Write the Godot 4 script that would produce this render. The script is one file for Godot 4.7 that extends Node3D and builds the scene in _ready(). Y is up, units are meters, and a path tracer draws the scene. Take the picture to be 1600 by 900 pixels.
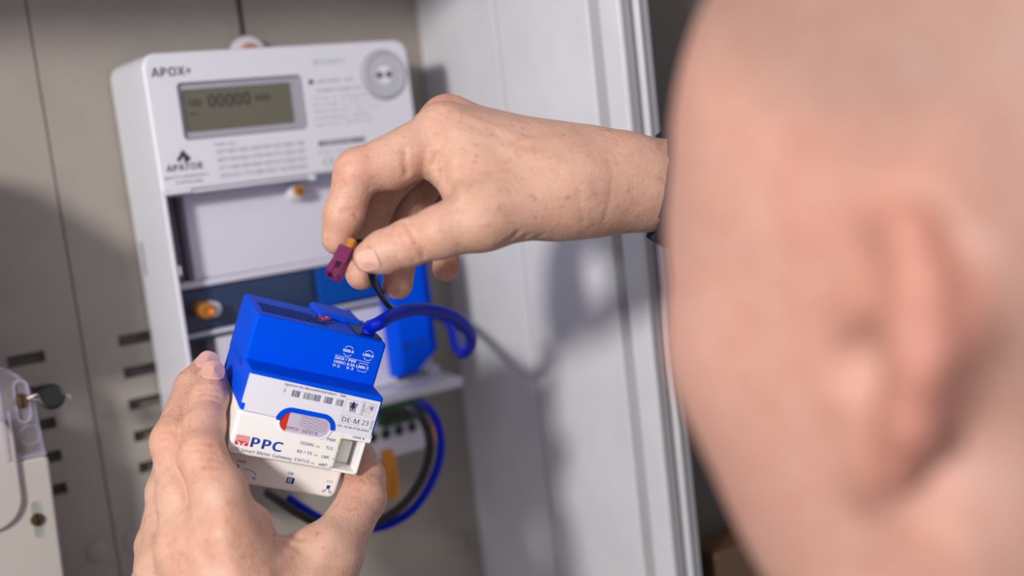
extends Node3D

# ---------------------------------------------------------------- camera
const FPX := 1777.0                      # focal length in pixels of a 1600 x 900 frame
const EYE := Vector3(0.0, 1.66, 0.74)
var LENS := Basis(Vector3(0.816734, -0.112284, 0.565984), Vector3(-0.1672, -0.984854, 0.045893), Vector3(0.552259, -0.132115, -0.823138))   # right, down, forward

func at(x: float, y: float, d: float) -> Vector3:
	return EYE + LENS * Vector3((x - 800.0) / FPX * d, (y - 450.0) / FPX * d, d)

# ---------------------------------------------------------------- geometry helpers
class Geo:
	var t := PackedVector3Array()
	var start := 0
	func tri(a: Vector3, b: Vector3, c: Vector3) -> void:
		t.push_back(a); t.push_back(b); t.push_back(c)
	func quad(a: Vector3, b: Vector3, c: Vector3, d: Vector3) -> void:
		tri(a, b, c); tri(a, c, d)
	func begin() -> void:
		start = t.size()
	func done() -> void:                 # a closed solid: turn it so that its front faces run clockwise
		var v := 0.0
		var o := t[start]
		for i in range(start, t.size(), 3):
			v += (t[i] - o).dot((t[i + 1] - o).cross(t[i + 2] - o))
		if v > 0.0:
			for i in range(start, t.size(), 3):
				var s := t[i + 1]
				t[i + 1] = t[i + 2]
				t[i + 2] = s
	func loft(loops: Array, closed_ends := true) -> void:
		begin()
		var n: int = loops[0].size()
		for k in loops.size() - 1:
			var a: PackedVector3Array = loops[k]
			var b: PackedVector3Array = loops[k + 1]
			for i in n:
				var j := (i + 1) % n
				quad(a[i], a[j], b[j], b[i])
		if closed_ends:
			for e in [0, loops.size() - 1]:
				var l: PackedVector3Array = loops[e]
				var c := Vector3.ZERO
				for p in l:
					c += p
				c /= n
				for i in n:
					if e == 0:
						tri(c, l[(i + 1) % n], l[i])
					else:
						tri(c, l[i], l[(i + 1) % n])
		done()
	func box(lo: Vector3, hi: Vector3, xf := Transform3D()) -> void:
		var l := [PackedVector3Array(), PackedVector3Array()]
		for k in 2:
			var z := lo.z if k == 0 else hi.z
			for q in [Vector3(lo.x, lo.y, z), Vector3(hi.x, lo.y, z), Vector3(hi.x, hi.y, z), Vector3(lo.x, hi.y, z)]:
				l[k].push_back(xf * q)
		loft(l)
	# a block rounded in plan by r and bevelled by b at both ends of z
	func slab(lo: Vector3, hi: Vector3, r: float, b: float, xf := Transform3D(), seg := 5) -> void:
		var loops := []
		var st := 3
		for k in st + 1:
			var a := PI / 2 * k / st
			loops.push_back(lift(rrect(lo.x, lo.y, hi.x, hi.y, r, seg, b * (1.0 - sin(a))), lo.z + b * (1.0 - cos(a)), xf))
		for k in st + 1:
			var a := PI / 2 * (1.0 - float(k) / st)
			loops.push_back(lift(rrect(lo.x, lo.y, hi.x, hi.y, r, seg, b * (1.0 - sin(a))), hi.z - b * (1.0 - cos(a)), xf))
		loft(loops)
	static func rrect(x0: float, y0: float, x1: float, y1: float, r: float, seg: int, inset := 0.0) -> PackedVector2Array:
		var o := PackedVector2Array()
		var rr := maxf(r - inset, 0.00002)
		var cs := [Vector2(x1 - r, y1 - r), Vector2(x0 + r, y1 - r), Vector2(x0 + r, y0 + r), Vector2(x1 - r, y0 + r)]
		var ex := maxf(inset - r, 0.0)
		var sg := [Vector2(-1, -1), Vector2(1, -1), Vector2(1, 1), Vector2(-1, 1)]
		for k in 4:
			for i in seg + 1:
				var a: float = PI / 2 * (k + float(i) / seg)
				o.push_back(cs[k] + sg[k] * ex + Vector2(cos(a), sin(a)) * rr)
		return o
	static func lift(p: PackedVector2Array, z: float, xf := Transform3D()) -> PackedVector3Array:
		var o := PackedVector3Array()
		for q in p:
			o.push_back(xf * Vector3(q.x, q.y, z))
		return o
	# a plate with a hole: two outlines of the same number of points
	func ring(outer: PackedVector2Array, inner: PackedVector2Array, z0: float, z1: float, xf := Transform3D()) -> void:
		begin()
		var n := outer.size()
		var a0 := lift(outer, z0, xf)
		var a1 := lift(outer, z1, xf)
		var b0 := lift(inner, z0, xf)
		var b1 := lift(inner, z1, xf)
		for i in n:
			var j := (i + 1) % n
			quad(a0[i], a0[j], a1[j], a1[i])
			quad(a1[i], a1[j], b1[j], b1[i])
			quad(b1[i], b1[j], b0[j], b0[i])
			quad(b0[i], b0[j], a0[j], a0[i])
		done()
	func prism(poly: PackedVector2Array, z0: float, z1: float, xf := Transform3D()) -> void:
		begin()
		var a := lift(poly, z0, xf)
		var b := lift(poly, z1, xf)
		var n := poly.size()
		var ix := Geometry2D.triangulate_polygon(poly)
		for i in range(0, ix.size(), 3):
			tri(a[ix[i]], a[ix[i + 1]], a[ix[i + 2]])
			tri(b[ix[i]], b[ix[i + 2]], b[ix[i + 1]])
		var cw := Geometry2D.is_polygon_clockwise(poly)
		var tc := 1.0
		if ix.size() > 2:
			tc = (poly[ix[1]] - poly[ix[0]]).cross(poly[ix[2]] - poly[ix[0]])
		for i in n:
			var j := (i + 1) % n
			# the side winding that goes with the caps
			if (tc > 0.0) != (cw):
				quad(a[j], a[i], b[i], b[j])
			else:
				quad(a[i], a[j], b[j], b[i])
		done()
	func frame_of(d: Vector3) -> Basis:
		var z := d.normalized()
		var x := z.cross(Vector3.UP if absf(z.y) < 0.9 else Vector3.RIGHT).normalized()
		return Basis(x, z.cross(x), z)
	# a turned shape: profile points are (radius, distance along the axis)
	func lathe(o: Vector3, axis: Vector3, prof: PackedVector2Array, seg := 20) -> void:
		var f := frame_of(axis)
		var loops := []
		for p in prof:
			var l := PackedVector3Array()
			for i in seg:
				var a := TAU * i / seg
				l.push_back(o + f * Vector3(cos(a) * maxf(p.x, 0.00001), sin(a) * maxf(p.x, 0.00001), p.y))
			loops.push_back(l)
		loft(loops)
	func rod(a: Vector3, b: Vector3, ra: float, rb := -1.0, seg := 16, bev := 0.0) -> void:
		if rb < 0.0:
			rb = ra
		var l := a.distance_to(b)
		if bev > 0.0:
			lathe(a, b - a, PackedVector2Array([Vector2(ra - bev, 0), Vector2(ra, bev), Vector2(rb, l - bev), Vector2(rb - bev, l)]), seg)
		else:
			lathe(a, b - a, PackedVector2Array([Vector2(ra, 0), Vector2(rb, l)]), seg)
	func tube(pts: Array, r: float, seg := 12, steps := 6) -> void:
		var c := Geo.smooth(pts, steps)
		var loops := []
		var up := Vector3.UP
		for i in c.size():
			var d := (c[mini(i + 1, c.size() - 1)] - c[maxi(i - 1, 0)]).normalized()
			if i == 0:
				up = frame_of(d).x
			up = (up - d * up.dot(d)).normalized()
			var s := d.cross(up)
			var l := PackedVector3Array()
			for k in seg:
				var a := TAU * k / seg
				l.push_back(c[i] + (up * cos(a) + s * sin(a)) * r)
			loops.push_back(l)
		loft(loops)
	static func smooth(pts: Array, steps: int) -> PackedVector3Array:
		var o := PackedVector3Array()
		var n := pts.size()
		for i in n - 1:
			var p0: Vector3 = pts[maxi(i - 1, 0)]
			var p1: Vector3 = pts[i]
			var p2: Vector3 = pts[i + 1]
			var p3: Vector3 = pts[mini(i + 2, n - 1)]
			for k in steps:
				o.push_back(p1.cubic_interpolate(p2, p0, p3, float(k) / steps))
		o.push_back(pts[n - 1])
		return o
	func ball(c: Vector3, r: Vector3, b := Basis(), seg := 20) -> void:
		var loops := []
		for k in range(0, seg / 2 + 1):
			var a := PI * k / (seg / 2)
			var l := PackedVector3Array()
			for i in seg:
				var p := TAU * i / seg
				var s := maxf(sin(a), 0.001)
				l.push_back(c + b * Vector3(cos(p) * s * r.x, sin(p) * s * r.y, -cos(a) * r.z))
			loops.push_back(l)
		loft(loops)
	# a flat printed line of some width along a 2D path
	func stroke(p: PackedVector2Array, w: float, z0: float, z1: float, xf := Transform3D()) -> void:
		var loops := []
		for i in p.size():
			var d := (p[mini(i + 1, p.size() - 1)] - p[maxi(i - 1, 0)]).normalized()
			var s := Vector2(-d.y, d.x) * w / 2
			loops.push_back(PackedVector3Array([xf * Vector3(p[i].x - s.x, p[i].y - s.y, z0), xf * Vector3(p[i].x + s.x, p[i].y + s.y, z0), xf * Vector3(p[i].x + s.x, p[i].y + s.y, z1), xf * Vector3(p[i].x - s.x, p[i].y - s.y, z1)]))
		loft(loops)

func build_mesh(g: Geo, crease := 40.0) -> ArrayMesh:
	var n := g.t.size()
	var face := PackedVector3Array()
	face.resize(n / 3)
	var touch := {}
	for i in n / 3:
		var a := g.t[i * 3]
		face[i] = (g.t[i * 3 + 2] - a).cross(g.t[i * 3 + 1] - a)
	for i in n:
		var key := Vector3i((g.t[i] * 200000.0).round())
		if touch.has(key):
			touch[key].push_back(i / 3)
		else:
			touch[key] = PackedInt32Array([i / 3])
	var limit := cos(deg_to_rad(crease))
	var nor := PackedVector3Array()
	nor.resize(n)
	for i in n:
		var mine := face[i / 3].normalized()
		var sum := Vector3.ZERO
		for f in touch[Vector3i((g.t[i] * 200000.0).round())]:
			if face[f].normalized().dot(mine) >= limit:
				sum += face[f]
		nor[i] = sum.normalized() if sum.length_squared() > 0.0 else mine
	var arr := []
	arr.resize(Mesh.ARRAY_MAX)
	arr[Mesh.ARRAY_VERTEX] = g.t
	arr[Mesh.ARRAY_NORMAL] = nor
	var m := ArrayMesh.new()
	m.add_surface_from_arrays(Mesh.PRIMITIVE_TRIANGLES, arr)
	return m

func part(called: String, g: Geo, mat: Material, parent: Node = self, crease := 40.0) -> MeshInstance3D:
	var o := MeshInstance3D.new()
	o.name = called
	o.mesh = build_mesh(g, crease)
	o.material_override = mat
	parent.add_child(o, true)
	return o

func thing(called: String, label: String, category: String, where := Vector3.ZERO, turn := Basis(), group := "") -> Node3D:
	var o := Node3D.new()
	o.name = called
	add_child(o, true)
	o.transform = Transform3D(turn, where)
	tag(o, label, category, group)
	return o

func tag(o: Node, label: String, category: String, group := "") -> void:
	o.set_meta("label", label)
	o.set_meta("category", category)
	if group:
		o.set_meta("group", group)

func structure(called: String) -> Node3D:
	var o := Node3D.new()
	o.name = called
	o.set_meta("kind", "structure")
	add_child(o, true)
	return o

func paint(c: Color, rough := 0.5, metal := 0.0, spec := 0.5) -> StandardMaterial3D:
	var m := StandardMaterial3D.new()
	m.albedo_color = c
	m.roughness = rough
	m.metallic = metal
	m.metallic_specular = spec
	return m

func grain(freq: float, seed_: int, octaves := 3, lo := 0.0, hi := 1.0, size := 512) -> ImageTexture:
	var f := FastNoiseLite.new()
	f.seed = seed_
	f.noise_type = FastNoiseLite.TYPE_SIMPLEX_SMOOTH
	f.frequency = freq
	f.fractal_octaves = octaves
	var im := f.get_seamless_image(size, size)
	im.convert(Image.FORMAT_RGB8)
	for y in size:
		for x in size:
			var v := lerpf(lo, hi, im.get_pixel(x, y).r)
			im.set_pixel(x, y, Color(v, v, v))
	return ImageTexture.create_from_image(im)

func triplanar(m: StandardMaterial3D, per_metre: float) -> void:
	m.uv1_triplanar = true
	m.uv1_scale = Vector3.ONE * per_metre

# ---------------------------------------------------------------- lettering
var font_regular: SystemFont
var font_bold: SystemFont
var cap_of := {}

func lettering(s: String, x0: float, x1: float, base: float, cap: float, z: float, mat: Material, parent: Node, bold := false, xf := Transform3D(), called := "lettering") -> void:
	var tm := TextMesh.new()
	tm.font = font_bold if bold else font_regular
	tm.font_size = 48
	tm.pixel_size = 1.0 / 48
	tm.depth = 0.02
	tm.horizontal_alignment = HORIZONTAL_ALIGNMENT_LEFT
	tm.vertical_alignment = VERTICAL_ALIGNMENT_BOTTOM
	if not cap_of.has(bold):
		tm.text = "H"
		var h := tm.get_aabb()
		cap_of[bold] = Vector2(h.position.y, h.size.y)
	tm.text = s
	var b := tm.get_aabb()
	var ref: Vector2 = cap_of[bold]
	var sx := (x1 - x0) / maxf(b.size.x, 0.01)
	var sy := cap / ref.y
	var o := MeshInstance3D.new()
	o.name = called
	o.mesh = tm
	o.material_override = mat
	o.transform = xf * Transform3D(Basis(Vector3(sx, 0, 0), Vector3(0, sy, 0), Vector3(0, 0, 0.006)), Vector3(x0 - b.position.x * sx, base - ref.x * sy, z))
	parent.add_child(o, true)

# ---------------------------------------------------------------- continuous bodies: a distance field meshed with surface nets
# capsule ["c", a, b, ra, rb, k], ellipsoid ["e", centre, basis, radii, k]; a leading "-" carves
var skin_v := PackedVector3Array()
var skin_n := PackedVector3Array()
var skin_c := PackedColorArray()
var skin_i := PackedInt32Array()

func field(prims: Array, lo: Vector3, cell: float, nx: int, ny: int, nz: int) -> PackedFloat32Array:
	var D := PackedFloat32Array()
	D.resize(nx * ny * nz)
	D.fill(1.0)
	for pr in prims:
		var kind: String = pr[0]
		var carve := kind.begins_with("-")
		var is_c := kind.ends_with("c")
		var k: float = pr[5] if is_c else pr[4]
		var pad := maxf(k, cell * 3.0) + cell
		var blo: Vector3
		var bhi: Vector3
		var a: Vector3 = pr[1]
		var ba := Vector3.ZERO
		var ra := 0.0
		var rb := 0.0
		var inv := Basis()
		var rad := Vector3.ONE
		if is_c:
			var b: Vector3 = pr[2]
			ra = pr[3]
			rb = pr[4]
			ba = b - a
			var r := maxf(ra, rb) + pad
			blo = a.min(b) - Vector3.ONE * r
			bhi = a.max(b) + Vector3.ONE * r
		else:
			var bs: Basis = pr[2]
			rad = pr[3]
			inv = bs.transposed()
			var ext := (bs.x.abs() * rad.x + bs.y.abs() * rad.y + bs.z.abs() * rad.z) + Vector3.ONE * pad
			blo = a - ext
			bhi = a + ext
		var l2 := maxf(ba.length_squared(), 1e-12)
		var small := minf(rad.x, minf(rad.y, rad.z))
		var ilo := ((blo - lo) / cell).floor()
		var ihi := ((bhi - lo) / cell).ceil()
		var x0 := clampi(int(ilo.x), 0, nx - 1)
		var x1 := clampi(int(ihi.x), 0, nx - 1)
		var y0 := clampi(int(ilo.y), 0, ny - 1)
		var y1 := clampi(int(ihi.y), 0, ny - 1)
		var z0 := clampi(int(ilo.z), 0, nz - 1)
		var z1 := clampi(int(ihi.z), 0, nz - 1)
		for z in range(z0, z1 + 1):
			for y in range(y0, y1 + 1):
				var row := (z * ny + y) * nx
				for x in range(x0, x1 + 1):
					var p := lo + Vector3(x, y, z) * cell - a
					var d: float
					if is_c:
						var t := clampf(p.dot(ba) / l2, 0.0, 1.0)
						d = (p - ba * t).length() - (ra + (rb - ra) * t)
					else:
						var q := inv * p
						var s := q / rad
						var k0 := s.length()
						var k1 := (s / rad).length()
						d = k0 * (k0 - 1.0) / k1 if k1 > 1e-9 else -small
					var e := D[row + x]
					if carve:
						d = -d
						if k > 0.0:
							var h := maxf(k - absf(d - e), 0.0) / k
							D[row + x] = maxf(d, e) + h * h * k * 0.25
						else:
							D[row + x] = maxf(d, e)
					elif k > 0.0:
						var h := maxf(k - absf(d - e), 0.0) / k
						D[row + x] = minf(d, e) - h * h * k * 0.25
					else:
						D[row + x] = minf(d, e)
	return D

func nets(palm: Array, fingers: Array, lo: Vector3, hi: Vector3, cell: float, join: float, tint: Callable, late := []) -> void:
	var nx := int(ceil((hi.x - lo.x) / cell)) + 1
	var ny := int(ceil((hi.y - lo.y) / cell)) + 1
	var nz := int(ceil((hi.z - lo.z) / cell)) + 1
	var P := field(palm, lo, cell, nx, ny, nz)
	var D := P.duplicate()
	for f in fingers:
		var G := field(f, lo, cell, nx, ny, nz)
		for i in D.size():
			var g := G[i]
			if g < 0.9:
				var p := P[i]
				var h := maxf(join - absf(g - p), 0.0) / join
				D[i] = minf(D[i], minf(g, p) - h * h * join * 0.25)
	for pr in late:                       # creases and ridges on the finished skin, laid along the surface that the viewer's side shows
		var line := PackedVector3Array()
		for q in pr[0]:
			var dir := (at(q[0], q[1], 1.0) - EYE)
			var d := 0.45
			while d < 0.64:
				var g := ((EYE + dir * d - lo) / cell).round()
				if g.x >= 0 and g.y >= 0 and g.z >= 0 and g.x < nx and g.y < ny and g.z < nz and D[(int(g.z) * ny + int(g.y)) * nx + int(g.x)] < 0.0:
					line.push_back(EYE + dir * d)
					break
				d += cell * 0.4
		if line.size() < 2:
			continue
		var r: float = pr[1]
		var amt: float = pr[2]
		var a := line[0]
		var b := line[0]
		for q in line:
			a = a.min(q)
			b = b.max(q)
		var s := Vector3.ONE * r * 2.5
		var i0 := ((a - s - lo) / cell).floor().max(Vector3.ZERO)
		var i1 := ((b + s - lo) / cell).ceil().min(Vector3(nx - 1, ny - 1, nz - 1))
		for z in range(int(i0.z), int(i1.z) + 1):
			for y in range(int(i0.y), int(i1.y) + 1):
				for x in range(int(i0.x), int(i1.x) + 1):
					var p := lo + Vector3(x, y, z) * cell
					var near := 1e9
					for k in line.size() - 1:
						near = minf(near, p.distance_squared_to(Geometry3D.get_closest_point_to_segment(p, line[k], line[k + 1])))
					if near < r * r * 6.0:
						D[(z * ny + y) * nx + x] += amt * exp(-near / (r * r))
	var id := PackedInt32Array()
	id.resize(nx * ny * nz)
	id.fill(-1)
	var off := PackedInt32Array([0, 1, nx, nx + 1, nx * ny, nx * ny + 1, nx * ny + nx, nx * ny + nx + 1])
	var edges := [[0, 1], [2, 3], [4, 5], [6, 7], [0, 2], [1, 3], [4, 6], [5, 7], [0, 4], [1, 5], [2, 6], [3, 7]]
	var cor := [Vector3(0, 0, 0), Vector3(1, 0, 0), Vector3(0, 1, 0), Vector3(1, 1, 0), Vector3(0, 0, 1), Vector3(1, 0, 1), Vector3(0, 1, 1), Vector3(1, 1, 1)]
	var lim := cell * 2.0
	for z in nz - 1:
		for y in ny - 1:
			var row := (z * ny + y) * nx
			for x in nx - 1:
				var at0 := D[row + x]
				if absf(at0) > lim:
					continue
				var mask := 0
				for c in 8:
					if D[row + x + off[c]] < 0.0:
						mask |= 1 << c
				if mask == 0 or mask == 255:
					continue
				var sum := Vector3.ZERO
				var cnt := 0
				for e in edges:
					var e0: int = e[0]
					var e1: int = e[1]
					if ((mask >> e0) & 1) != ((mask >> e1) & 1):
						var d0 := D[row + x + off[e0]]
						var d1 := D[row + x + off[e1]]
						sum += (cor[e0] as Vector3).lerp(cor[e1], d0 / (d0 - d1))
						cnt += 1
				sum /= cnt
				id[row + x] = skin_v.size()
				skin_v.push_back(lo + (Vector3(x, y, z) + sum) * cell)
				skin_n.push_back(Vector3.ZERO)
				skin_c.push_back(Color.WHITE)
	var first := skin_i.size()
	for z in range(1, nz - 1):
		for y in range(1, ny - 1):
			var row := (z * ny + y) * nx
			for x in range(1, nx - 1):
				var i := row + x
				var d0 := D[i]
				if absf(d0) > lim:
					continue
				var ins := d0 < 0.0
				for ax in 3:
					var step: int = [1, nx, nx * ny][ax]
					if (D[i + step] < 0.0) == ins:
						continue
					var u: int = [nx, nx * ny, 1][ax]
					var w: int = [nx * ny, 1, nx][ax]
					var q0 := id[i]
					var q1 := id[i - u]
					var q2 := id[i - u - w]
					var q3 := id[i - w]
					if q0 < 0 or q1 < 0 or q2 < 0 or q3 < 0:
						continue
					if ins:
						for q in [q0, q1, q2, q0, q2, q3]:
							skin_i.push_back(q)
					else:
						for q in [q0, q2, q1, q0, q3, q2]:
							skin_i.push_back(q)
	# normals from the faces around each vertex; the winding is clockwise seen from outside
	for i in range(first, skin_i.size(), 3):
		var a := skin_v[skin_i[i]]
		var n := (skin_v[skin_i[i + 2]] - a).cross(skin_v[skin_i[i + 1]] - a)
		for k in 3:
			skin_n[skin_i[i + k]] += n
	for i in range(first, skin_i.size()):
		var q := skin_i[i]
		skin_c[q] = tint.call(skin_v[q])

func skin_mesh() -> ArrayMesh:
	var arr := []
	arr.resize(Mesh.ARRAY_MAX)
	for i in skin_n.size():
		skin_n[i] = skin_n[i].normalized()
	arr[Mesh.ARRAY_VERTEX] = skin_v
	arr[Mesh.ARRAY_NORMAL] = skin_n
	arr[Mesh.ARRAY_COLOR] = skin_c
	arr[Mesh.ARRAY_INDEX] = skin_i
	var m := ArrayMesh.new()
	m.add_surface_from_arrays(Mesh.PRIMITIVE_TRIANGLES, arr)
	skin_v = PackedVector3Array()
	skin_n = PackedVector3Array()
	skin_c = PackedColorArray()
	skin_i = PackedInt32Array()
	return m

func cap(a: Vector3, b: Vector3, ra: float, rb: float, k := 0.006) -> Array:
	return ["c", a, b, ra, rb, k]

# ---------------------------------------------------------------- the scene
func _ready() -> void:
	set_view()
	make_materials()
	make_cabinet()
	make_room()
	make_meter()
	make_module()
	make_terminal_box()
	make_gateway()
	make_person()
	make_cables()
	make_lamp()

func set_view() -> void:
	var cam := Camera3D.new()
	cam.name = "camera"
	add_child(cam)
	var lens := CameraAttributesPhysical.new()
	lens.frustum_focal_length = 12.0 / (450.0 / FPX)          # mm on a 24 mm high sensor
	lens.exposure_aperture = lens.frustum_focal_length / 12.5   # an entrance pupil of 12.5 mm
	lens.frustum_focus_distance = 0.553
	lens.frustum_near = 0.02
	lens.frustum_far = 50.0
	cam.attributes = lens
	cam.keep_aspect = Camera3D.KEEP_HEIGHT
	cam.transform = Transform3D(Basis(LENS.x, -LENS.y, -LENS.z), EYE)
	cam.current = true
	var env := Environment.new()
	env.background_mode = Environment.BG_COLOR
	env.background_color = Color(0.82, 0.81, 0.85)
	env.tonemap_mode = Environment.TONE_MAPPER_LINEAR
	env.tonemap_exposure = 1.0
	env.sdfgi_enabled = true
	env.ssao_enabled = true
	env.ssil_enabled = true
	var we := WorldEnvironment.new()
	we.name = "surroundings"
	we.environment = env
	add_child(we)
	# the work lamp's light, just in front of its glowing face; the lamp itself is built in make_lamp
	var key := SpotLight3D.new()
	key.name = "work_lamp"
	key.light_energy = 1.62
	key.light_color = Color(1.0, 0.985, 0.96)
	key.light_size = 0.07
	key.spot_angle = 65.0
	key.spot_angle_attenuation = 0.3
	key.spot_range = 12.0
	key.spot_attenuation = 2.0
	key.shadow_enabled = true
	add_child(key)
	key.look_at_from_position(LAMP + LAMP.direction_to(LAMP_AIM) * 0.012, LAMP_AIM)

const LAMP := Vector3(-0.75, 2.00, 0.87)
const LAMP_AIM := Vector3(0.25, 1.60, 0.25)

func make_lamp() -> void:
	var aim := Basis.looking_at(LAMP_AIM - LAMP)
	var base := Vector3(LAMP.x - 0.06, 0.0, LAMP.z + 0.05)
	var root := thing("work_lamp", "round work lamp on a slim floor stand, to the left of the camera", "lamp", base)
	var o := Transform3D(aim, LAMP - base)
	var h := Geo.new()
	h.lathe(o * Vector3(0, 0, 0.045), -(aim.z), PackedVector2Array([Vector2(0.030, 0), Vector2(0.058, 0.010), Vector2(0.064, 0.042), Vector2(0.064, 0.048), Vector2(0.058, 0.048), Vector2(0.058, 0.040), Vector2(0, 0.040)]), 32)
	part("lamp_head", h, M.dark, root)
	var f := Geo.new()
	f.lathe(o * Vector3(0, 0, 0.004), -(aim.z), PackedVector2Array([Vector2(0.057, 0), Vector2(0.057, 0.002), Vector2(0, 0.003)]), 32)
	part("lamp_face", f, M.lamp_glow, root)
	var p := Geo.new()
	p.rod(Vector3(0, 0.03, 0), Vector3(0, LAMP.y - 0.02, 0), 0.011, 0.009, 16)
	p.rod(Vector3(0, LAMP.y - 0.03, 0), o * Vector3(0, 0, 0.04), 0.008, 0.008, 12)
	part("pole", p, M.dark, root)
	for k in 3:
		var l := Geo.new()
		var d := Vector3.RIGHT.rotated(Vector3.UP, TAU * k / 3 + 0.4)
		l.rod(Vector3(0, 0.30, 0), d * 0.28 + Vector3(0, 0.008, 0), 0.008, 0.007, 12)
		part("leg", l, M.dark, root)

var M := {}

func make_materials() -> void:
	font_regular = SystemFont.new()
	font_regular.font_names = PackedStringArray(["Droid Sans"])
	font_bold = SystemFont.new()
	font_bold.font_names = PackedStringArray(["Droid Sans"])
	font_bold.font_weight = 700
	var fine := grain(0.05, 11, 3)
	var soft := grain(0.008, 12, 4, 0.965, 1.0)
	M.sheet = paint(Color(0.61, 0.58, 0.545), 0.55)
	M.sheet.albedo_texture = soft
	triplanar(M.sheet, 6.0)
	M.sheet.heightmap_enabled = true
	M.sheet.heightmap_texture = fine
	M.sheet.heightmap_scale = 0.01
	M.panel = paint(Color(0.825, 0.825, 0.845), 0.42)
	M.panel.albedo_texture = soft
	triplanar(M.panel, 4.0)
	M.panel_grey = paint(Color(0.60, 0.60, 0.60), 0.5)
	M.gasket = paint(Color(0.2, 0.2, 0.19), 0.8)
	M.void = paint(Color(0.50, 0.47, 0.45), 0.8)
	M.void.albedo_texture = soft
	triplanar(M.void, 6.0)
	M.wall = paint(Color(0.34, 0.31, 0.295), 0.9)
	M.wall.albedo_texture = soft
	triplanar(M.wall, 2.0)
	M.wood = paint(Color(0.33, 0.23, 0.13), 0.6)
	M.wood.albedo_texture = soft
	triplanar(M.wood, 8.0)
	M.floor = paint(Color(0.45, 0.43, 0.4), 0.8)
	M.floor.albedo_texture = soft
	triplanar(M.floor, 1.5)
	M.white = paint(Color(0.83, 0.83, 0.865), 0.38)
	M.white_rough = paint(Color(0.86, 0.86, 0.885), 0.5)
	M.lilac = paint(Color(0.81, 0.80, 0.85), 0.45)
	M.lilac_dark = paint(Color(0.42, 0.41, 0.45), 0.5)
	M.print = paint(Color(0.25, 0.245, 0.235), 0.7)
	M.print_grey = paint(Color(0.50, 0.495, 0.51), 0.7)
	M.print_pale = paint(Color(0.58, 0.575, 0.60), 0.7)
	M.lcd = paint(Color(0.385, 0.37, 0.31), 0.3)
	M.lcd_ink = paint(Color(0.235, 0.23, 0.20), 0.4)
	M.bezel = paint(Color(0.62, 0.61, 0.65), 0.4)
	M.bezel_dark = paint(Color(0.45, 0.44, 0.47), 0.45)
	M.port = paint(Color(0.70, 0.695, 0.735), 0.45)
	M.port_eye = paint(Color(0.30, 0.30, 0.33), 0.4)
	M.dark = paint(Color(0.07, 0.07, 0.075), 0.45)
	M.black = paint(Color(0.035, 0.035, 0.04), 0.4)
	M.brass = paint(Color(0.88, 0.58, 0.26), 0.3, 0.7)
	M.bronze = paint(Color(0.50, 0.40, 0.30), 0.35, 0.9)
	M.slot_grey = paint(Color(0.55, 0.57, 0.545), 0.5)
	M.navy_plastic = paint(Color(0.15, 0.21, 0.34), 0.2)
	M.blue_wing = paint(Color(0.01, 0.27, 0.62), 0.4, 0.0, 0.3)
	M.blue = paint(Color(0.0, 0.295, 0.86), 0.42, 0.0, 0.12)
	M.blue_dark = paint(Color(0.02, 0.13, 0.42), 0.5)
	M.vent = paint(Color(0.01, 0.055, 0.20), 0.6, 0.0, 0.2)
	M.blue_cable = paint(Color(0.0, 0.13, 0.70), 0.45, 0.0, 0.25)
	M.gw_white = paint(Color(0.93, 0.92, 0.91), 0.36)
	M.gw_grey = paint(Color(0.72, 0.71, 0.69), 0.5)
	M.label = paint(Color(0.87, 0.865, 0.90), 0.45)
	M.ink = paint(Color(0.10, 0.16, 0.36), 0.6)
	M.ink_pale = paint(Color(0.45, 0.47, 0.60), 0.6)
	M.logo_blue = paint(Color(0.04, 0.22, 0.60), 0.5)
	M.logo_red = paint(Color(0.82, 0.10, 0.20), 0.5)
	M.sticker = paint(Color(0.76, 0.72, 0.79), 0.4)
	M.sticker_red = paint(Color(0.80, 0.16, 0.09), 0.5)
	M.sticker_line = paint(Color(0.48, 0.42, 0.56), 0.5)
	M.sticker_ink = paint(Color(0.42, 0.25, 0.38), 0.5)
	M.led = paint(Color(0.78, 0.76, 0.62), 0.3)
	M.led_yellow = paint(Color(0.88, 0.88, 0.55), 0.3)
	M.plum = paint(Color(0.42, 0.09, 0.29), 0.42)
	M.plum_port = paint(Color(0.60, 0.08, 0.28), 0.4)
	M.green = paint(Color(0.06, 0.26, 0.13), 0.45)
	M.orange = paint(Color(0.86, 0.55, 0.06), 0.45)
	M.copper = paint(Color(0.86, 0.60, 0.42), 0.35, 0.6)
	M.beige = paint(Color(0.70, 0.67, 0.645), 0.5)
	M.clear = paint(Color(0.82, 0.81, 0.86, 0.10), 0.08)
	M.clear.transparency = BaseMaterial3D.TRANSPARENCY_ALPHA
	M.clear_edge = paint(Color(0.76, 0.74, 0.84, 0.28), 0.12)
	M.clear_edge.transparency = BaseMaterial3D.TRANSPARENCY_ALPHA
	M.wire = paint(Color(0.72, 0.71, 0.73), 0.3, 0.7)
	M.navy_cloth = paint(Color(0.085, 0.09, 0.16), 0.9)
	M.navy_cloth.heightmap_enabled = true
	M.navy_cloth.heightmap_texture = fine
	M.navy_cloth.heightmap_scale = 0.05
	triplanar(M.navy_cloth, 12.0)
	M.trousers = paint(Color(0.13, 0.13, 0.14), 0.9)
	M.shoe = paint(Color(0.06, 0.055, 0.05), 0.5)
	M.lamp_glow = paint(Color(0.9, 0.9, 0.88), 0.4)
	M.lamp_glow.emission_enabled = true
	M.lamp_glow.emission = Color(1.0, 0.985, 0.96)
	M.lamp_glow.emission_energy_multiplier = 1.5
	make_skin(fine)

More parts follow.
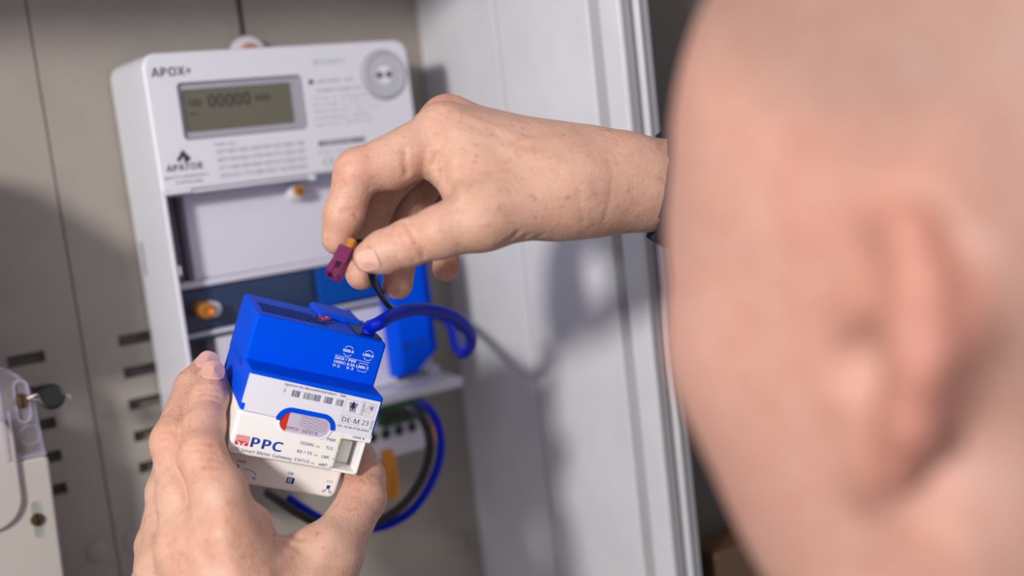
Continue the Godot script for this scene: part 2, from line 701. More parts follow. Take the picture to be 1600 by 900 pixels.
func make_skin(_fine: Texture2D) -> void:
	# 512 pixels cover 60 mm of skin
	var n := 512
	var rng := RandomNumberGenerator.new()
	rng.seed = 77
	var mott := FastNoiseLite.new()
	mott.seed = 5
	mott.frequency = 0.012
	mott.fractal_octaves = 4
	var a := mott.get_seamless_image(n, n)
	var pore := FastNoiseLite.new()
	pore.seed = 9
	pore.noise_type = FastNoiseLite.TYPE_CELLULAR
	pore.frequency = 0.085
	pore.cellular_return_type = FastNoiseLite.RETURN_DISTANCE2_SUB
	var b := pore.get_seamless_image(n, n)
	var im := Image.create(n, n, false, Image.FORMAT_RGB8)
	for y in n:
		for x in n:
			var m := a.get_pixel(x, y).r
			im.set_pixel(x, y, Color(lerpf(0.95, 1.0, m), lerpf(0.89, 1.0, m), lerpf(0.87, 1.0, m)))
	for k in 330:
		var c := Vector2(rng.randf() * n, rng.randf() * n)
		var big := k % 5 == 0
		var r := rng.randf_range(6.0, 10.0) if big else rng.randf_range(2.0, 4.5)
		var deep := rng.randf_range(0.12, 0.30) if big else rng.randf_range(0.06, 0.24)
		var sq := rng.randf_range(0.7, 1.3)
		for dy in range(-12, 13):
			for dx in range(-12, 13):
				var w := clampf(1.3 - Vector2(dx * sq, dy / sq).length() / r, 0.0, 1.0) * deep
				if w <= 0.0:
					continue
				var px := posmod(int(c.x) + dx, n)
				var py := posmod(int(c.y) + dy, n)
				var o := im.get_pixel(px, py)
				im.set_pixel(px, py, Color(o.r * (1.0 - w * 0.34), o.g * (1.0 - w * 0.74), o.b * (1.0 - w * 0.98)))
	M.skin = StandardMaterial3D.new()
	M.skin.vertex_color_use_as_albedo = true
	M.skin.albedo_texture = ImageTexture.create_from_image(im)
	M.skin.roughness = 0.5
	M.skin.metallic_specular = 0.42
	M.skin.subsurf_scatter_enabled = true
	M.skin.subsurf_scatter_strength = 0.12
	M.skin.heightmap_enabled = true
	var hb := Image.create(n, n, false, Image.FORMAT_RGB8)
	for y in n:
		for x in n:
			var v := b.get_pixel(x, y).r * 0.7 + a.get_pixel((x * 3) % n, (y * 3) % n).r * 0.3
			hb.set_pixel(x, y, Color(v, v, v))
	M.skin.heightmap_texture = ImageTexture.create_from_image(hb)
	M.skin.heightmap_scale = 0.045
	triplanar(M.skin, 1.0 / 0.06)
	M.nail = paint(Color(0.86, 0.665, 0.605), 0.25)
	M.eye = paint(Color(0.9, 0.88, 0.86), 0.15)
	M.iris = paint(Color(0.25, 0.33, 0.4), 0.2)
	M.lip = paint(Color(0.72, 0.42, 0.38), 0.5)
	M.brow = paint(Color(0.42, 0.28, 0.18), 0.9)

# ---------------------------------------------------------------- cabinet (structure) and room
const CAB_L := -0.36
const CAB_R := 0.4424
const CAB_T := 1.805
const CAB_B := 1.10
const CAB_Z := 0.197

func make_cabinet() -> void:
	# mounting board of three vertical sheets with punched slots
	var back := structure("wall_back")
	var slots := []
	for k in 5:
		var y := 1.5583 - 0.0211 * k
		slots.push_back([0.1235, 0.1454, y - 0.0036, y + 0.0036])
		slots.push_back([0.1906, 0.2125, y - 0.0036, y + 0.0036])
		slots.push_back([0.0563, 0.0782, y - 0.0036, y + 0.0036])
		slots.push_back([0.2578, 0.2797, y - 0.0036, y + 0.0036])
	slots.push_back([0.3018, 0.3054, 1.742, 1.80])
	var seams := [CAB_L, -0.099, 0.0347, 0.1685, 0.3022 + 0.0, CAB_R]
	seams = [CAB_L, -0.0995, 0.1685, CAB_R]
	for s in 3:
		var g := Geo.new()
		var x0: float = seams[s] + (0.0005 if s > 0 else 0.0)
		var x1: float = seams[s + 1] - (0.0005 if s < 2 else 0.0)
		var mine := slots.filter(func(q): return q[0] >= x0 and q[1] <= x1)
		var xs := [x0, x1]
		var ys := [CAB_B, CAB_T]
		for q in mine:
			for v in [q[0], q[1]]:
				if not xs.has(v): xs.push_back(v)
			for v in [q[2], q[3]]:
				if not ys.has(v): ys.push_back(v)
		xs.sort()
		ys.sort()
		for i in xs.size() - 1:
			var run := -1
			for j in ys.size():
				var open := false
				if j < ys.size() - 1:
					var c := Vector2((xs[i] + xs[i + 1]) / 2, (ys[j] + ys[j + 1]) / 2)
					for q in mine:
						if c.x > q[0] and c.x < q[1] and c.y > q[2] and c.y < q[3]:
							open = true
				if run < 0 and not open and j < ys.size() - 1:
					run = j
				elif run >= 0 and (open or j == ys.size() - 1):
					g.box(Vector3(xs[i], ys[run], -0.002), Vector3(xs[i + 1], ys[j], 0.0))
					run = -1
		part("sheet", g, M.sheet, back)
	for c in [Vector3(0.1566, 1.428, 0), Vector3(0.1796, 1.4283, 0), Vector3(0.4235, 1.353, 0), Vector3(0.0895, 1.428, 0)]:
		var g := Geo.new()
		g.lathe(c, Vector3.BACK, PackedVector2Array([Vector2(0.0064, -0.001), Vector2(0.0064, 0.0006), Vector2(0.0058, 0.0012), Vector2(0.0030, 0.0018), Vector2(0, 0.0020)]), 24)
		g.lathe(c, Vector3.BACK, PackedVector2Array([Vector2(0.0072, -0.001), Vector2(0.0076, 0.0002), Vector2(0.0066, 0.0002)]), 24)
		part("knockout", g, M.sheet, back)
	var v := Geo.new()
	v.box(Vector3(CAB_L, CAB_B, -0.016), Vector3(CAB_R, CAB_T, -0.0085))
	part("rear_plate", v, M.void, back)
	# right side: two long sheets, then the door frame
	var side := structure("wall_right")
	var g1 := Geo.new()
	g1.slab(Vector3(-0.0020 + CAB_R, CAB_B, -0.016), Vector3(CAB_R + 0.02, CAB_T, 0.0985), 0.001, 0.001)
	part("side_sheet", g1, M.panel, side)
	var g2 := Geo.new()
	g2.slab(Vector3(CAB_R - 0.0020, CAB_B, 0.1010), Vector3(CAB_R + 0.02, CAB_T, 0.1975), 0.001, 0.0012)
	part("side_sheet", g2, M.panel, side)
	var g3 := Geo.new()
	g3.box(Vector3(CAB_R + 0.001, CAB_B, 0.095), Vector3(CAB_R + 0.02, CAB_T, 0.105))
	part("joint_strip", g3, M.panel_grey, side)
	var tr := structure("trim_1")
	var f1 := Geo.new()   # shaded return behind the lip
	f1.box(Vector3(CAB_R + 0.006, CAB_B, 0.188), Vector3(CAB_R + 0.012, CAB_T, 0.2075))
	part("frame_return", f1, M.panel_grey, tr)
	var f2 := Geo.new()
	f2.slab(Vector3(CAB_R - 0.001, CAB_B, 0.2065), Vector3(CAB_R + 0.0030, CAB_T, 0.2245), 0.0012, 0.0012)
	part("frame_profile", f2, M.panel, tr)
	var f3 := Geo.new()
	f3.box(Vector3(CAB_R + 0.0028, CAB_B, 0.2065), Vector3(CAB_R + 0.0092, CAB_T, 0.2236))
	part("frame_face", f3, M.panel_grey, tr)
	var f4 := Geo.new()
	f4.box(Vector3(CAB_R + 0.0092, CAB_B, 0.2065), Vector3(CAB_R + 0.0122, CAB_T, 0.2205))
	part("gasket", f4, M.gasket, tr)
	var f5 := Geo.new()
	f5.slab(Vector3(CAB_R + 0.0122, CAB_B, 0.2065), Vector3(CAB_R + 0.0150, CAB_T, 0.2262), 0.0010, 0.0010)
	part("frame_rib", f5, M.panel, tr)
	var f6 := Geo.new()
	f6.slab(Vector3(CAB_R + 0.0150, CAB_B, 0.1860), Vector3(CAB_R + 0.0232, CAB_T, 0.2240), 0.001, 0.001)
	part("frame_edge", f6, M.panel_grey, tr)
	# left side, top and bottom of the cabinet
	var left := structure("wall_left")
	var gl := Geo.new()
	gl.box(Vector3(CAB_L - 0.02, CAB_B, -0.016), Vector3(CAB_L, CAB_T, CAB_Z))
	part("side_sheet", gl, M.panel, left)
	var top := structure("ceiling")
	var gt := Geo.new()
	gt.box(Vector3(CAB_L - 0.02, CAB_T, -0.016), Vector3(CAB_R + 0.02, CAB_T + 0.02, CAB_Z))
	part("top_sheet", gt, M.panel, top)
	var bot := structure("trim_2")
	var gb := Geo.new()
	gb.box(Vector3(CAB_L - 0.02, CAB_B - 0.02, -0.016), Vector3(CAB_R + 0.02, CAB_B, CAB_Z))
	part("bottom_sheet", gb, M.panel, bot)

func make_room() -> void:
	var w := structure("wall_front")
	var g := Geo.new()
	var z0 := 0.10
	var z1 := 0.185
	g.box(Vector3(CAB_R + 0.021, 0.0, z0), Vector3(2.2, 2.5, z1))
	g.box(Vector3(-1.6, 0.0, z0), Vector3(CAB_L - 0.021, 2.5, z1))
	g.box(Vector3(CAB_L - 0.021, CAB_T + 0.021, z0), Vector3(CAB_R + 0.021, 2.5, z1))
	g.box(Vector3(CAB_L - 0.021, 0.0, z0), Vector3(CAB_R + 0.021, CAB_B - 0.021, z1))
	part("plaster", g, M.wall, w)
	var t := structure("trim_3")
	var gt := Geo.new()
	gt.slab(Vector3(CAB_R + 0.045, 1.26, 0.185), Vector3(2.2, 1.377, 0.215), 0.004, 0.003)
	part("dado_board", gt, M.wood, t)
	var f := structure("floor")
	var gf := Geo.new()
	gf.box(Vector3(-1.6, -0.08, 0.10), Vector3(2.2, 0.0, 2.4))
	part("screed", gf, M.floor, f)

# ---------------------------------------------------------------- electricity meter
func make_meter() -> void:
	var root := thing("electricity_meter", "white wall-mounted electronic electricity meter with grey LCD display and open lower compartment", "electricity meter", Vector3(0.2105, 1.445, 0.0))
	var o := Transform3D(Basis(), Vector3(0, 0.055, 0))   # below, y = 0 is 1.50 m
	var mm := 0.001
	var H := Geo.new()
	H.box(Vector3(0.001, -0.010, 0.003), Vector3(0.176, 0.141, 0.008), o)                      # back plate
	H.box(Vector3(0.004, 0.150, 0.003), Vector3(0.1735, 0.2275, 0.0580), o)                     # inner block
	H.box(Vector3(0.002, 0.1465, 0.003), Vector3(0.1755, 0.1500, 0.0560), o)
	H.slab(Vector3(0.0, -0.045, 0.003), Vector3(0.0028, 0.1497, 0.0697), 0.0009, 0.0009, o, 3)       # side walls
	H.slab(Vector3(0.1747, -0.010, 0.003), Vector3(0.1775, 0.1500, 0.0500), 0.0009, 0.0006, o, 3)
	part("housing", H, M.white, root)
	# upper case with the display opening
	var P := Geo.new()
	var n := 6
	var shell := []
	for q in [[0.0035, 0.003], [0.0, 0.003], [0.0, 0.0675], [0.0004, 0.0686], [0.0012, 0.0694], [0.0024, 0.0697]]:
		shell.push_back(Geo.lift(case_outline(q[0], n), q[1], o))
	shell.push_back(Geo.lift(Geo.rrect(0.0192, 0.1797, 0.0972, 0.2120, 0.002, n), 0.0697, o))
	shell.push_back(Geo.lift(Geo.rrect(0.0192, 0.1797, 0.0972, 0.2120, 0.002, n), 0.0600, o))
	shell.push_back(Geo.lift(case_outline(0.0035, n), 0.0600, o))
	shell.push_back(shell[0])
	P.loft(shell, false)
	part("front_panel", P, M.white, root)
	var lip := Geo.new()
	lip.slab(Vector3(0.0006, 0.1480, 0.060), Vector3(0.018, 0.1500, 0.0712), 0.0006, 0.0005, o, 3)
	lip.slab(Vector3(0.018, 0.1476, 0.060), Vector3(0.0985, 0.1492, 0.0702), 0.0006, 0.0005, o, 3)
	lip.slab(Vector3(0.0950, 0.1462, 0.058), Vector3(0.0990, 0.1495, 0.0710), 0.001, 0.0006, o, 3)
	part("hinge_lip", lip, M.white, root)
	# display
	var B := Geo.new()
	B.ring(Geo.rrect(0.0192, 0.1797, 0.0972, 0.2120, 0.002, n), Geo.rrect(0.0212, 0.1832, 0.0914, 0.2084, 0.0012, n), 0.0640, 0.0684, o)
	var bez := part("display_bezel", B, M.bezel, root)
	var Q := Geo.new()
	Q.ring(Geo.rrect(0.0184, 0.1789, 0.0980, 0.2128, 0.0028, n), Geo.rrect(0.0192, 0.1797, 0.0972, 0.2120, 0.002, n), 0.0692, 0.0700, o)
	part("display_edge", Q, M.bezel_dark, root)
	var L := Geo.new()
	L.box(Vector3(0.0205, 0.1825, 0.0640), Vector3(0.0920, 0.2090, 0.0674), o)
	var lcd := part("display_screen", L, M.lcd, root)
	for d in [["180", 0.0245, 0.0330, 0.1985, 0.0040], ["00000", 0.0370, 0.0640, 0.1968, 0.0080], ["kWh", 0.0675, 0.0770, 0.1985, 0.0040], ["ooo", 0.0245, 0.0300, 0.1934, 0.0014]]:
		lettering(d[0], d[1], d[2], d[3], d[4], 0.0675, M.lcd_ink, lcd, true, o, "display_digits")
	# optical port
	var C := Geo.new()
	C.lathe(o * Vector3(0.1572, 0.2087, 0.0690), Vector3.BACK, PackedVector2Array([Vector2(0.0152, 0), Vector2(0.0152, 0.0020), Vector2(0.0146, 0.0028), Vector2(0.0138, 0.0028), Vector2(0.0134, 0.0018), Vector2(0, 0.0018)]), 40)
	var op := part("optical_port", C, M.port, root)
	var rim := Geo.new()
	rim.lathe(o * Vector3(0.1572, 0.2087, 0.0692), Vector3.BACK, PackedVector2Array([Vector2(0.0166, 0), Vector2(0.0166, 0.0007), Vector2(0.0152, 0.0010), Vector2(0.0150, 0)]), 40)
	part("port_ring", rim, M.bezel, op)
	var pad := Geo.new()
	pad.lathe(o * Vector3(0.1572, 0.2087, 0.0706), Vector3.BACK, PackedVector2Array([Vector2(0.0058, 0), Vector2(0.0058, 0.0006), Vector2(0, 0.0007)]), 24)
	part("port_window", pad, M.white_rough, op)
	for dx in [-0.0037, 0.0029]:
		var e := Geo.new()
		e.lathe(o * Vector3(0.1572 + dx, 0.2087, 0.0710), Vector3.BACK, PackedVector2Array([Vector2(0.0023, 0), Vector2(0.0023, 0.0006), Vector2(0, 0.0007)]), 16)
		part("port_eye", e, M.port_eye, op)
	var led := Geo.new()
	led.lathe(o * Vector3(0.1047, 0.2076, 0.0695), Vector3.BACK, PackedVector2Array([Vector2(0.0016, 0), Vector2(0.0016, 0.0005), Vector2(0, 0.0008)]), 16)
	part("pulse_lamp", led, M.dark, root)
	# print on the front
	var z := 0.06975
	lettering("APOX+", 0.0046, 0.0287, 0.2169, 0.0053, z, M.print, root, true, o)
	lettering("APATOR", 0.0050, 0.0275, 0.1613, 0.0042, z, M.print, root, true, o)
	var tri_ := Geo.new()
	tri_.prism(PackedVector2Array([Vector2(0.0163, 0.1738), Vector2(0.0208, 0.1680), Vector2(0.0188, 0.1662), Vector2(0.0176, 0.1678), Vector2(0.0163, 0.1662), Vector2(0.0163, 0.1682), Vector2(0.0170, 0.1692), Vector2(0.0163, 0.1702), Vector2(0.0150, 0.1686), Vector2(0.0138, 0.1662), Vector2(0.0118, 0.1680)]), z, z + 0.0001, o)
	part("emblem", tri_, M.print, root)
	lettering("Apator S.A., ul. Gdańska 4a lok. C4", 0.0030, 0.0300, 0.1572, 0.0015, z, M.print, root, false, o)
	lettering("87-100 Toruń, Polska", 0.0095, 0.0258, 0.1538, 0.0015, z, M.print, root, false, o)
	lettering("Public Key:", 0.0366, 0.0500, 0.1737, 0.0019, z, M.print_grey, root, false, o)
	for r in 4:
		var words := ["87FF 0BF1 0B5C A00F 0F0F 5301 B80F 13B0", "607F F502 B05C D7B3 F00F CF51 6003 F30A", "2C11 A00F 90F0 0B0C A091 4C12 0B30 70C0", "7D36 5A21 7712 4080 1B20 C10A 900F 40F2"]
		lettering(words[r], 0.0370, 0.0948, 0.1690 - 0.0049 * r, 0.0024, z, M.print_grey, root, false, o)
	lettering("81174211", 0.1082, 0.1297, 0.2178, 0.0034, z, M.print_pale, root, false, o)
	var small := [
		["5000 imp/kWh    EDL40", 0.1090, 0.1345, 0.2066, 0.0018], ["3x230/400 V  0,25-5(60) A  50 Hz", 0.1075, 0.1400, 0.2010, 0.0018],
		["1-0:1.8.0  +A", 0.1035, 0.1210, 0.1962, 0.0015], ["Zweirichtung  2019", 0.1240, 0.1430, 0.1962, 0.0015],
		["LW  1-0:2.8.0  -A", 0.1035, 0.1265, 0.1922, 0.0015], ["IP51  Kl. A", 0.1300, 0.1480, 0.1922, 0.0015],
		["1APA 01 8117 4211", 0.1035, 0.1290, 0.1880, 0.0016], ["-25...+55 C", 0.1330, 0.1520, 0.1880, 0.0016],
		["4-Leiter-Drehstrom", 0.1035, 0.1270, 0.1838, 0.0016], ["Eigentum", 0.1310, 0.1440, 0.1838, 0.0016],
		["Typ 3.HZ-AC", 0.1035, 0.1230, 0.1797, 0.0016], ["BK  M19  0102", 0.1260, 0.1450, 0.1797, 0.0016],
		["DE MTP 17 B 001 MI-003", 0.1035, 0.1330, 0.1620, 0.0016], ["M 19", 0.1230, 0.1330, 0.1560, 0.0028], ["CE", 0.1060, 0.1140, 0.1545, 0.0045]]
	for s in small:
		lettering(s[0], s[1], s[2], s[3], s[4], z, M.print_grey if s[4] > 0.0017 else M.print_pale, root, false, o)
	var bars := Geo.new()
	var rng := RandomNumberGenerator.new()
	rng.seed = 4
	var bx := 0.1045
	while bx < 0.1370:
		var bw := rng.randf_range(0.0003, 0.0009)
		bars.box(Vector3(bx, 0.1668, z - 0.0001), Vector3(bx + bw, 0.1702, z + 0.00008), o)
		bx += bw + rng.randf_range(0.0003, 0.0008)
	part("barcode", bars, M.print, root)
	# compartment
	var F := Geo.new()
	F.slab(Vector3(0.0190, 0.0935, 0.008), Vector3(0.1740, 0.1475, 0.0500), 0.0010, 0.0008, o, 3)
	part("inner_panel", F, M.lilac, root)
	var F2 := Geo.new()
	F2.slab(Vector3(0.0260, 0.0000, 0.008), Vector3(0.1740, 0.0560, 0.0500), 0.0010, 0.0008, o, 3)
	part("inner_panel", F2, M.lilac, root)
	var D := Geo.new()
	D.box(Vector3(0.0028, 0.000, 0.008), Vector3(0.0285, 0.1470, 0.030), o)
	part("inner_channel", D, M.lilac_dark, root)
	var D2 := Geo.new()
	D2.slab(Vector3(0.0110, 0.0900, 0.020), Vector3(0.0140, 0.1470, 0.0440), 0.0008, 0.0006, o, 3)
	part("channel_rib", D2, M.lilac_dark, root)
	var N := Geo.new()
	N.slab(Vector3(0.0030, 0.0615, 0.010), Vector3(0.1740, 0.0885, 0.0490), 0.001, 0.0012, o, 3)
	part("cover_strip", N, M.navy_plastic, root)
	var N2 := Geo.new()
	N2.slab(Vector3(0.0030, 0.0890, 0.010), Vector3(0.1740, 0.0932, 0.0515), 0.0016, 0.0014, o, 3)
	part("strip_edge", N2, M.lilac, root)
	var N4 := Geo.new()
	N4.slab(Vector3(0.0030, 0.0585, 0.010), Vector3(0.1740, 0.0612, 0.0515), 0.0012, 0.001, o, 3)
	part("strip_edge", N4, M.lilac, root)
	var N3 := Geo.new()
	N3.slab(Vector3(0.0030, 0.0560, 0.010), Vector3(0.1740, 0.0583, 0.0505), 0.0006, 0.0005, o, 3)
	part("shadow_gap", N3, M.navy_plastic, root)
	var clip := Geo.new()
	clip.slab(Vector3(0.0015, 0.0995, 0.060), Vector3(0.0056, 0.1055, 0.068), 0.0008, 0.0008, o, 3)
	part("clip", clip, M.white, root)
	screw(o * Vector3(0.0912, 0.1402, 0.0500), 0.0036, root, M.brass, 0.010, M.white_rough)
	var boss := Geo.new()
	boss.rod(o * Vector3(0.0252, 0.0748, 0.0485), o * Vector3(0.0252, 0.0748, 0.0590), 0.0050, 0.0046, 20, 0.0006)
	part("screw_boss", boss, M.white, root)
	var sb := Geo.new()
	sb.lathe(o * Vector3(0.0186, 0.0756, 0.0485), Vector3.BACK, PackedVector2Array([Vector2(0.0052, 0), Vector2(0.0052, 0.0145), Vector2(0.0046, 0.0160), Vector2(0.0030, 0.0164), Vector2(0.0026, 0.0150), Vector2(0, 0.0150)]), 24)
	part("screw", sb, M.brass, root)
	# side slot
	var S := Geo.new()
	S.box(Vector3(-0.0003, 0.0985, 0.0125), Vector3(0.0004, 0.1200, 0.0165), o)
	part("side_slot", S, M.slot_grey, root)
	# hanging lug at the top
	var K := Geo.new()
	K.lathe(o * Vector3(0.0905, 0.2330, 0.0060), Vector3.BACK, PackedVector2Array([Vector2(0.0120, 0), Vector2(0.0120, 0.005), Vector2(0.0112, 0.006), Vector2(0, 0.006)]), 28)
	K.slab(Vector3(0.0785, 0.2260, 0.006), Vector3(0.1025, 0.2330, 0.012), 0.001, 0.0005, o, 3)
	part("hanging_lug", K, M.white, root)
	# lower ledge and terminal block
	var E := Geo.new()
	E.slab(Vector3(0.0028, -0.0080, 0.006), Vector3(0.1880, -0.0010, 0.0720), 0.0012, 0.001, o, 3)
	E.slab(Vector3(0.1480, -0.0010, 0.010), Vector3(0.1830, 0.0060, 0.0500), 0.0012, 0.001, o, 3)
	part("ledge", E, M.lilac, root)
	var T := Geo.new()
	T.slab(Vector3(0.0700, -0.0460, 0.004), Vector3(0.1570, -0.0080, 0.0640), 0.0015, 0.0012, o, 3)
	part("terminal_block", T, M.lilac, root)
	for k in 8:
		var hx := 0.1480 - 0.0102 * k
		var hg := Geo.new()
		hg.lathe(o * Vector3(hx, -0.0290, 0.0638), Vector3.BACK, PackedVector2Array([Vector2(0.0038, 0), Vector2(0.0038, 0.0005), Vector2(0.0036, 0.0006), Vector2(0.0034, 0.0003), Vector2(0, 0.0003)]), 18)
		part("terminal_hole", hg, M.black, root)
	# mounting screw
	var ms := thing("mounting_screw", "copper-coloured mounting screw in the hanging lug above the electricity meter", "screw", Vector3(0.3010, 1.7335, 0.0120))
	var sg := Geo.new()
	sg.lathe(Vector3.ZERO, Vector3.BACK, PackedVector2Array([Vector2(0.0066, 0), Vector2(0.0066, 0.0020), Vector2(0.0058, 0.0034), Vector2(0.0035, 0.0042), Vector2(0, 0.0044)]), 24)
	part("head", sg, M.copper, ms)
	var sl := Geo.new()
	sl.box(Vector3(-0.0048, -0.0006, 0.0036), Vector3(0.0048, 0.0006, 0.0046), Transform3D(Basis(Vector3.BACK, 0.7), Vector3.ZERO))
	part("drive_slot", sl, M.dark, ms)

func case_outline(inset: float, n: int) -> PackedVector2Array:
	var a := Geo.rrect(0.0, 0.1495, 0.1775, 0.231, 0.009, n, inset)
	var b := Geo.rrect(0.0, 0.1495, 0.1775, 0.231, 0.0006, n, minf(inset, 0.0005))
	for i in a.size():
		if a[i].y < 0.19:
			a[i] = b[i] + Vector2(signf(0.088 - b[i].x), 1.0) * maxf(inset - 0.0005, 0.0)
	return a

func screw(p: Vector3, r: float, parent: Node, mat: Material, lift_: float, boss_mat: Material) -> void:
	var b := Geo.new()
	b.lathe(p, Vector3.BACK, PackedVector2Array([Vector2(r * 1.7, 0), Vector2(r * 1.5, lift_ - 0.003), Vector2(r * 1.35, lift_ - 0.001), Vector2(r * 1.05, lift_ - 0.001), Vector2(r * 1.05, lift_ - 0.002), Vector2(0, lift_ - 0.002)]), 24)
	var bo := part("screw_boss", b, boss_mat, parent)
	var g := Geo.new()
	g.lathe(p + Vector3(0, 0, lift_ - 0.002), Vector3.BACK, PackedVector2Array([Vector2(r, 0), Vector2(r, r * 0.9), Vector2(r * 0.85, r * 1.15), Vector2(0, r * 1.2)]), 24)
	var s := part("screw", g, mat, parent)
	var x := Geo.new()
	x.box(Vector3(-r * 0.75, -r * 0.12, 0), Vector3(r * 0.75, r * 0.12, r * 0.06), Transform3D(Basis(Vector3.BACK, 0.6), p + Vector3(0, 0, lift_ - 0.002 + r * 1.17)))
	x.box(Vector3(-r * 0.12, -r * 0.75, 0), Vector3(r * 0.12, r * 0.75, r * 0.06), Transform3D(Basis(Vector3.BACK, 0.6), p + Vector3(0, 0, lift_ - 0.002 + r * 1.17)))
	part("drive_cross", x, M.bronze, s)

func make_module() -> void:
	var root := thing("plug_in_module", "bright blue plastic plug-in module standing in the lower right of the meter compartment", "module", Vector3(0.2105 + 0.159, 1.5062, 0.0518))
	var g := Geo.new()
	var p := PackedVector2Array([Vector2(-0.0165, 0.0), Vector2(-0.001, 0.0), Vector2(0.0175, 0.0135), Vector2(0.0175, 0.0900), Vector2(-0.0165, 0.0900)])
	g.loft([Geo.lift(shrink(p, 0.0), 0.0), Geo.lift(shrink(p, 0.0), 0.010), Geo.lift(shrink(p, 0.0012), 0.012)])
	part("body", g, M.blue, root)
	var q := PackedVector2Array([Vector2(-0.0165, 0.003), Vector2(-0.003, 0.003), Vector2(0.0095, 0.012), Vector2(0.0095, 0.0860), Vector2(-0.0165, 0.0860)])
	var g2 := Geo.new()
	g2.loft([Geo.lift(q, 0.011), Geo.lift(shrink(q, 0.0005), 0.0175), Geo.lift(shrink(q, 0.0016), 0.0190)])
	part("front_cover", g2, M.blue, root)
	var wing := Geo.new()
	wing.slab(Vector3(-0.0620, 0.0570, 0.0010), Vector3(-0.0160, 0.0820, 0.0040), 0.002, 0.001)
	part("side_wing", wing, M.blue_wing, root)
	for d in [Vector2(-0.011, 0.022), Vector2(0.001, 0.0225)]:
		var h := Geo.new()
		h.lathe(Vector3(d.x, d.y, 0.0188), Vector3.BACK, PackedVector2Array([Vector2(0.0020, 0), Vector2(0.0020, 0.0004), Vector2(0, 0.0004)]), 16)
		part("vent_hole", h, M.blue_dark, root)
	var nt := Geo.new()
	nt.slab(Vector3(-0.0085, 0.0440, 0.0186), Vector3(0.0010, 0.0475, 0.0193), 0.0017, 0.0002)
	part("finger_notch", nt, M.blue_dark, root)
	# green plug below
	var gp := thing("terminal_plug", "dark green plug-in terminal connector below the ledge of the meter", "connector", Vector3(0.2105 + 0.1385, 1.4775, 0.0640))
	var a := Geo.new()
	a.slab(Vector3(-0.0165, 0.0, 0.0), Vector3(0.0165, 0.0145, 0.0100), 0.0012, 0.001)
	part("body", a, M.green, gp)
	for k in 4:
		var w := Geo.new()
		w.slab(Vector3(-0.0145 + 0.0075 * k, 0.0030, 0.0098), Vector3(-0.0088 + 0.0075 * k, 0.0100, 0.0106), 0.0008, 0.0002)
		part("wire_entry", w, M.black, gp)

func shrink(p: PackedVector2Array, d: float) -> PackedVector2Array:
	if d == 0.0:
		return p
	var r := Geometry2D.offset_polygon(p, -d, Geometry2D.JOIN_MITER)
	if r.size() and r[0].size() == p.size():
		# keep the starting corner
		var best := 0
		for i in p.size():
			if r[0][i].distance_to(p[0]) < r[0][best].distance_to(p[0]):
				best = i
		var o := PackedVector2Array()
		var cw := Geometry2D.is_polygon_clockwise(p) == Geometry2D.is_polygon_clockwise(r[0])
		for i in p.size():
			o.push_back(r[0][posmod(best + (i if cw else -i), p.size())])
		return o
	return p

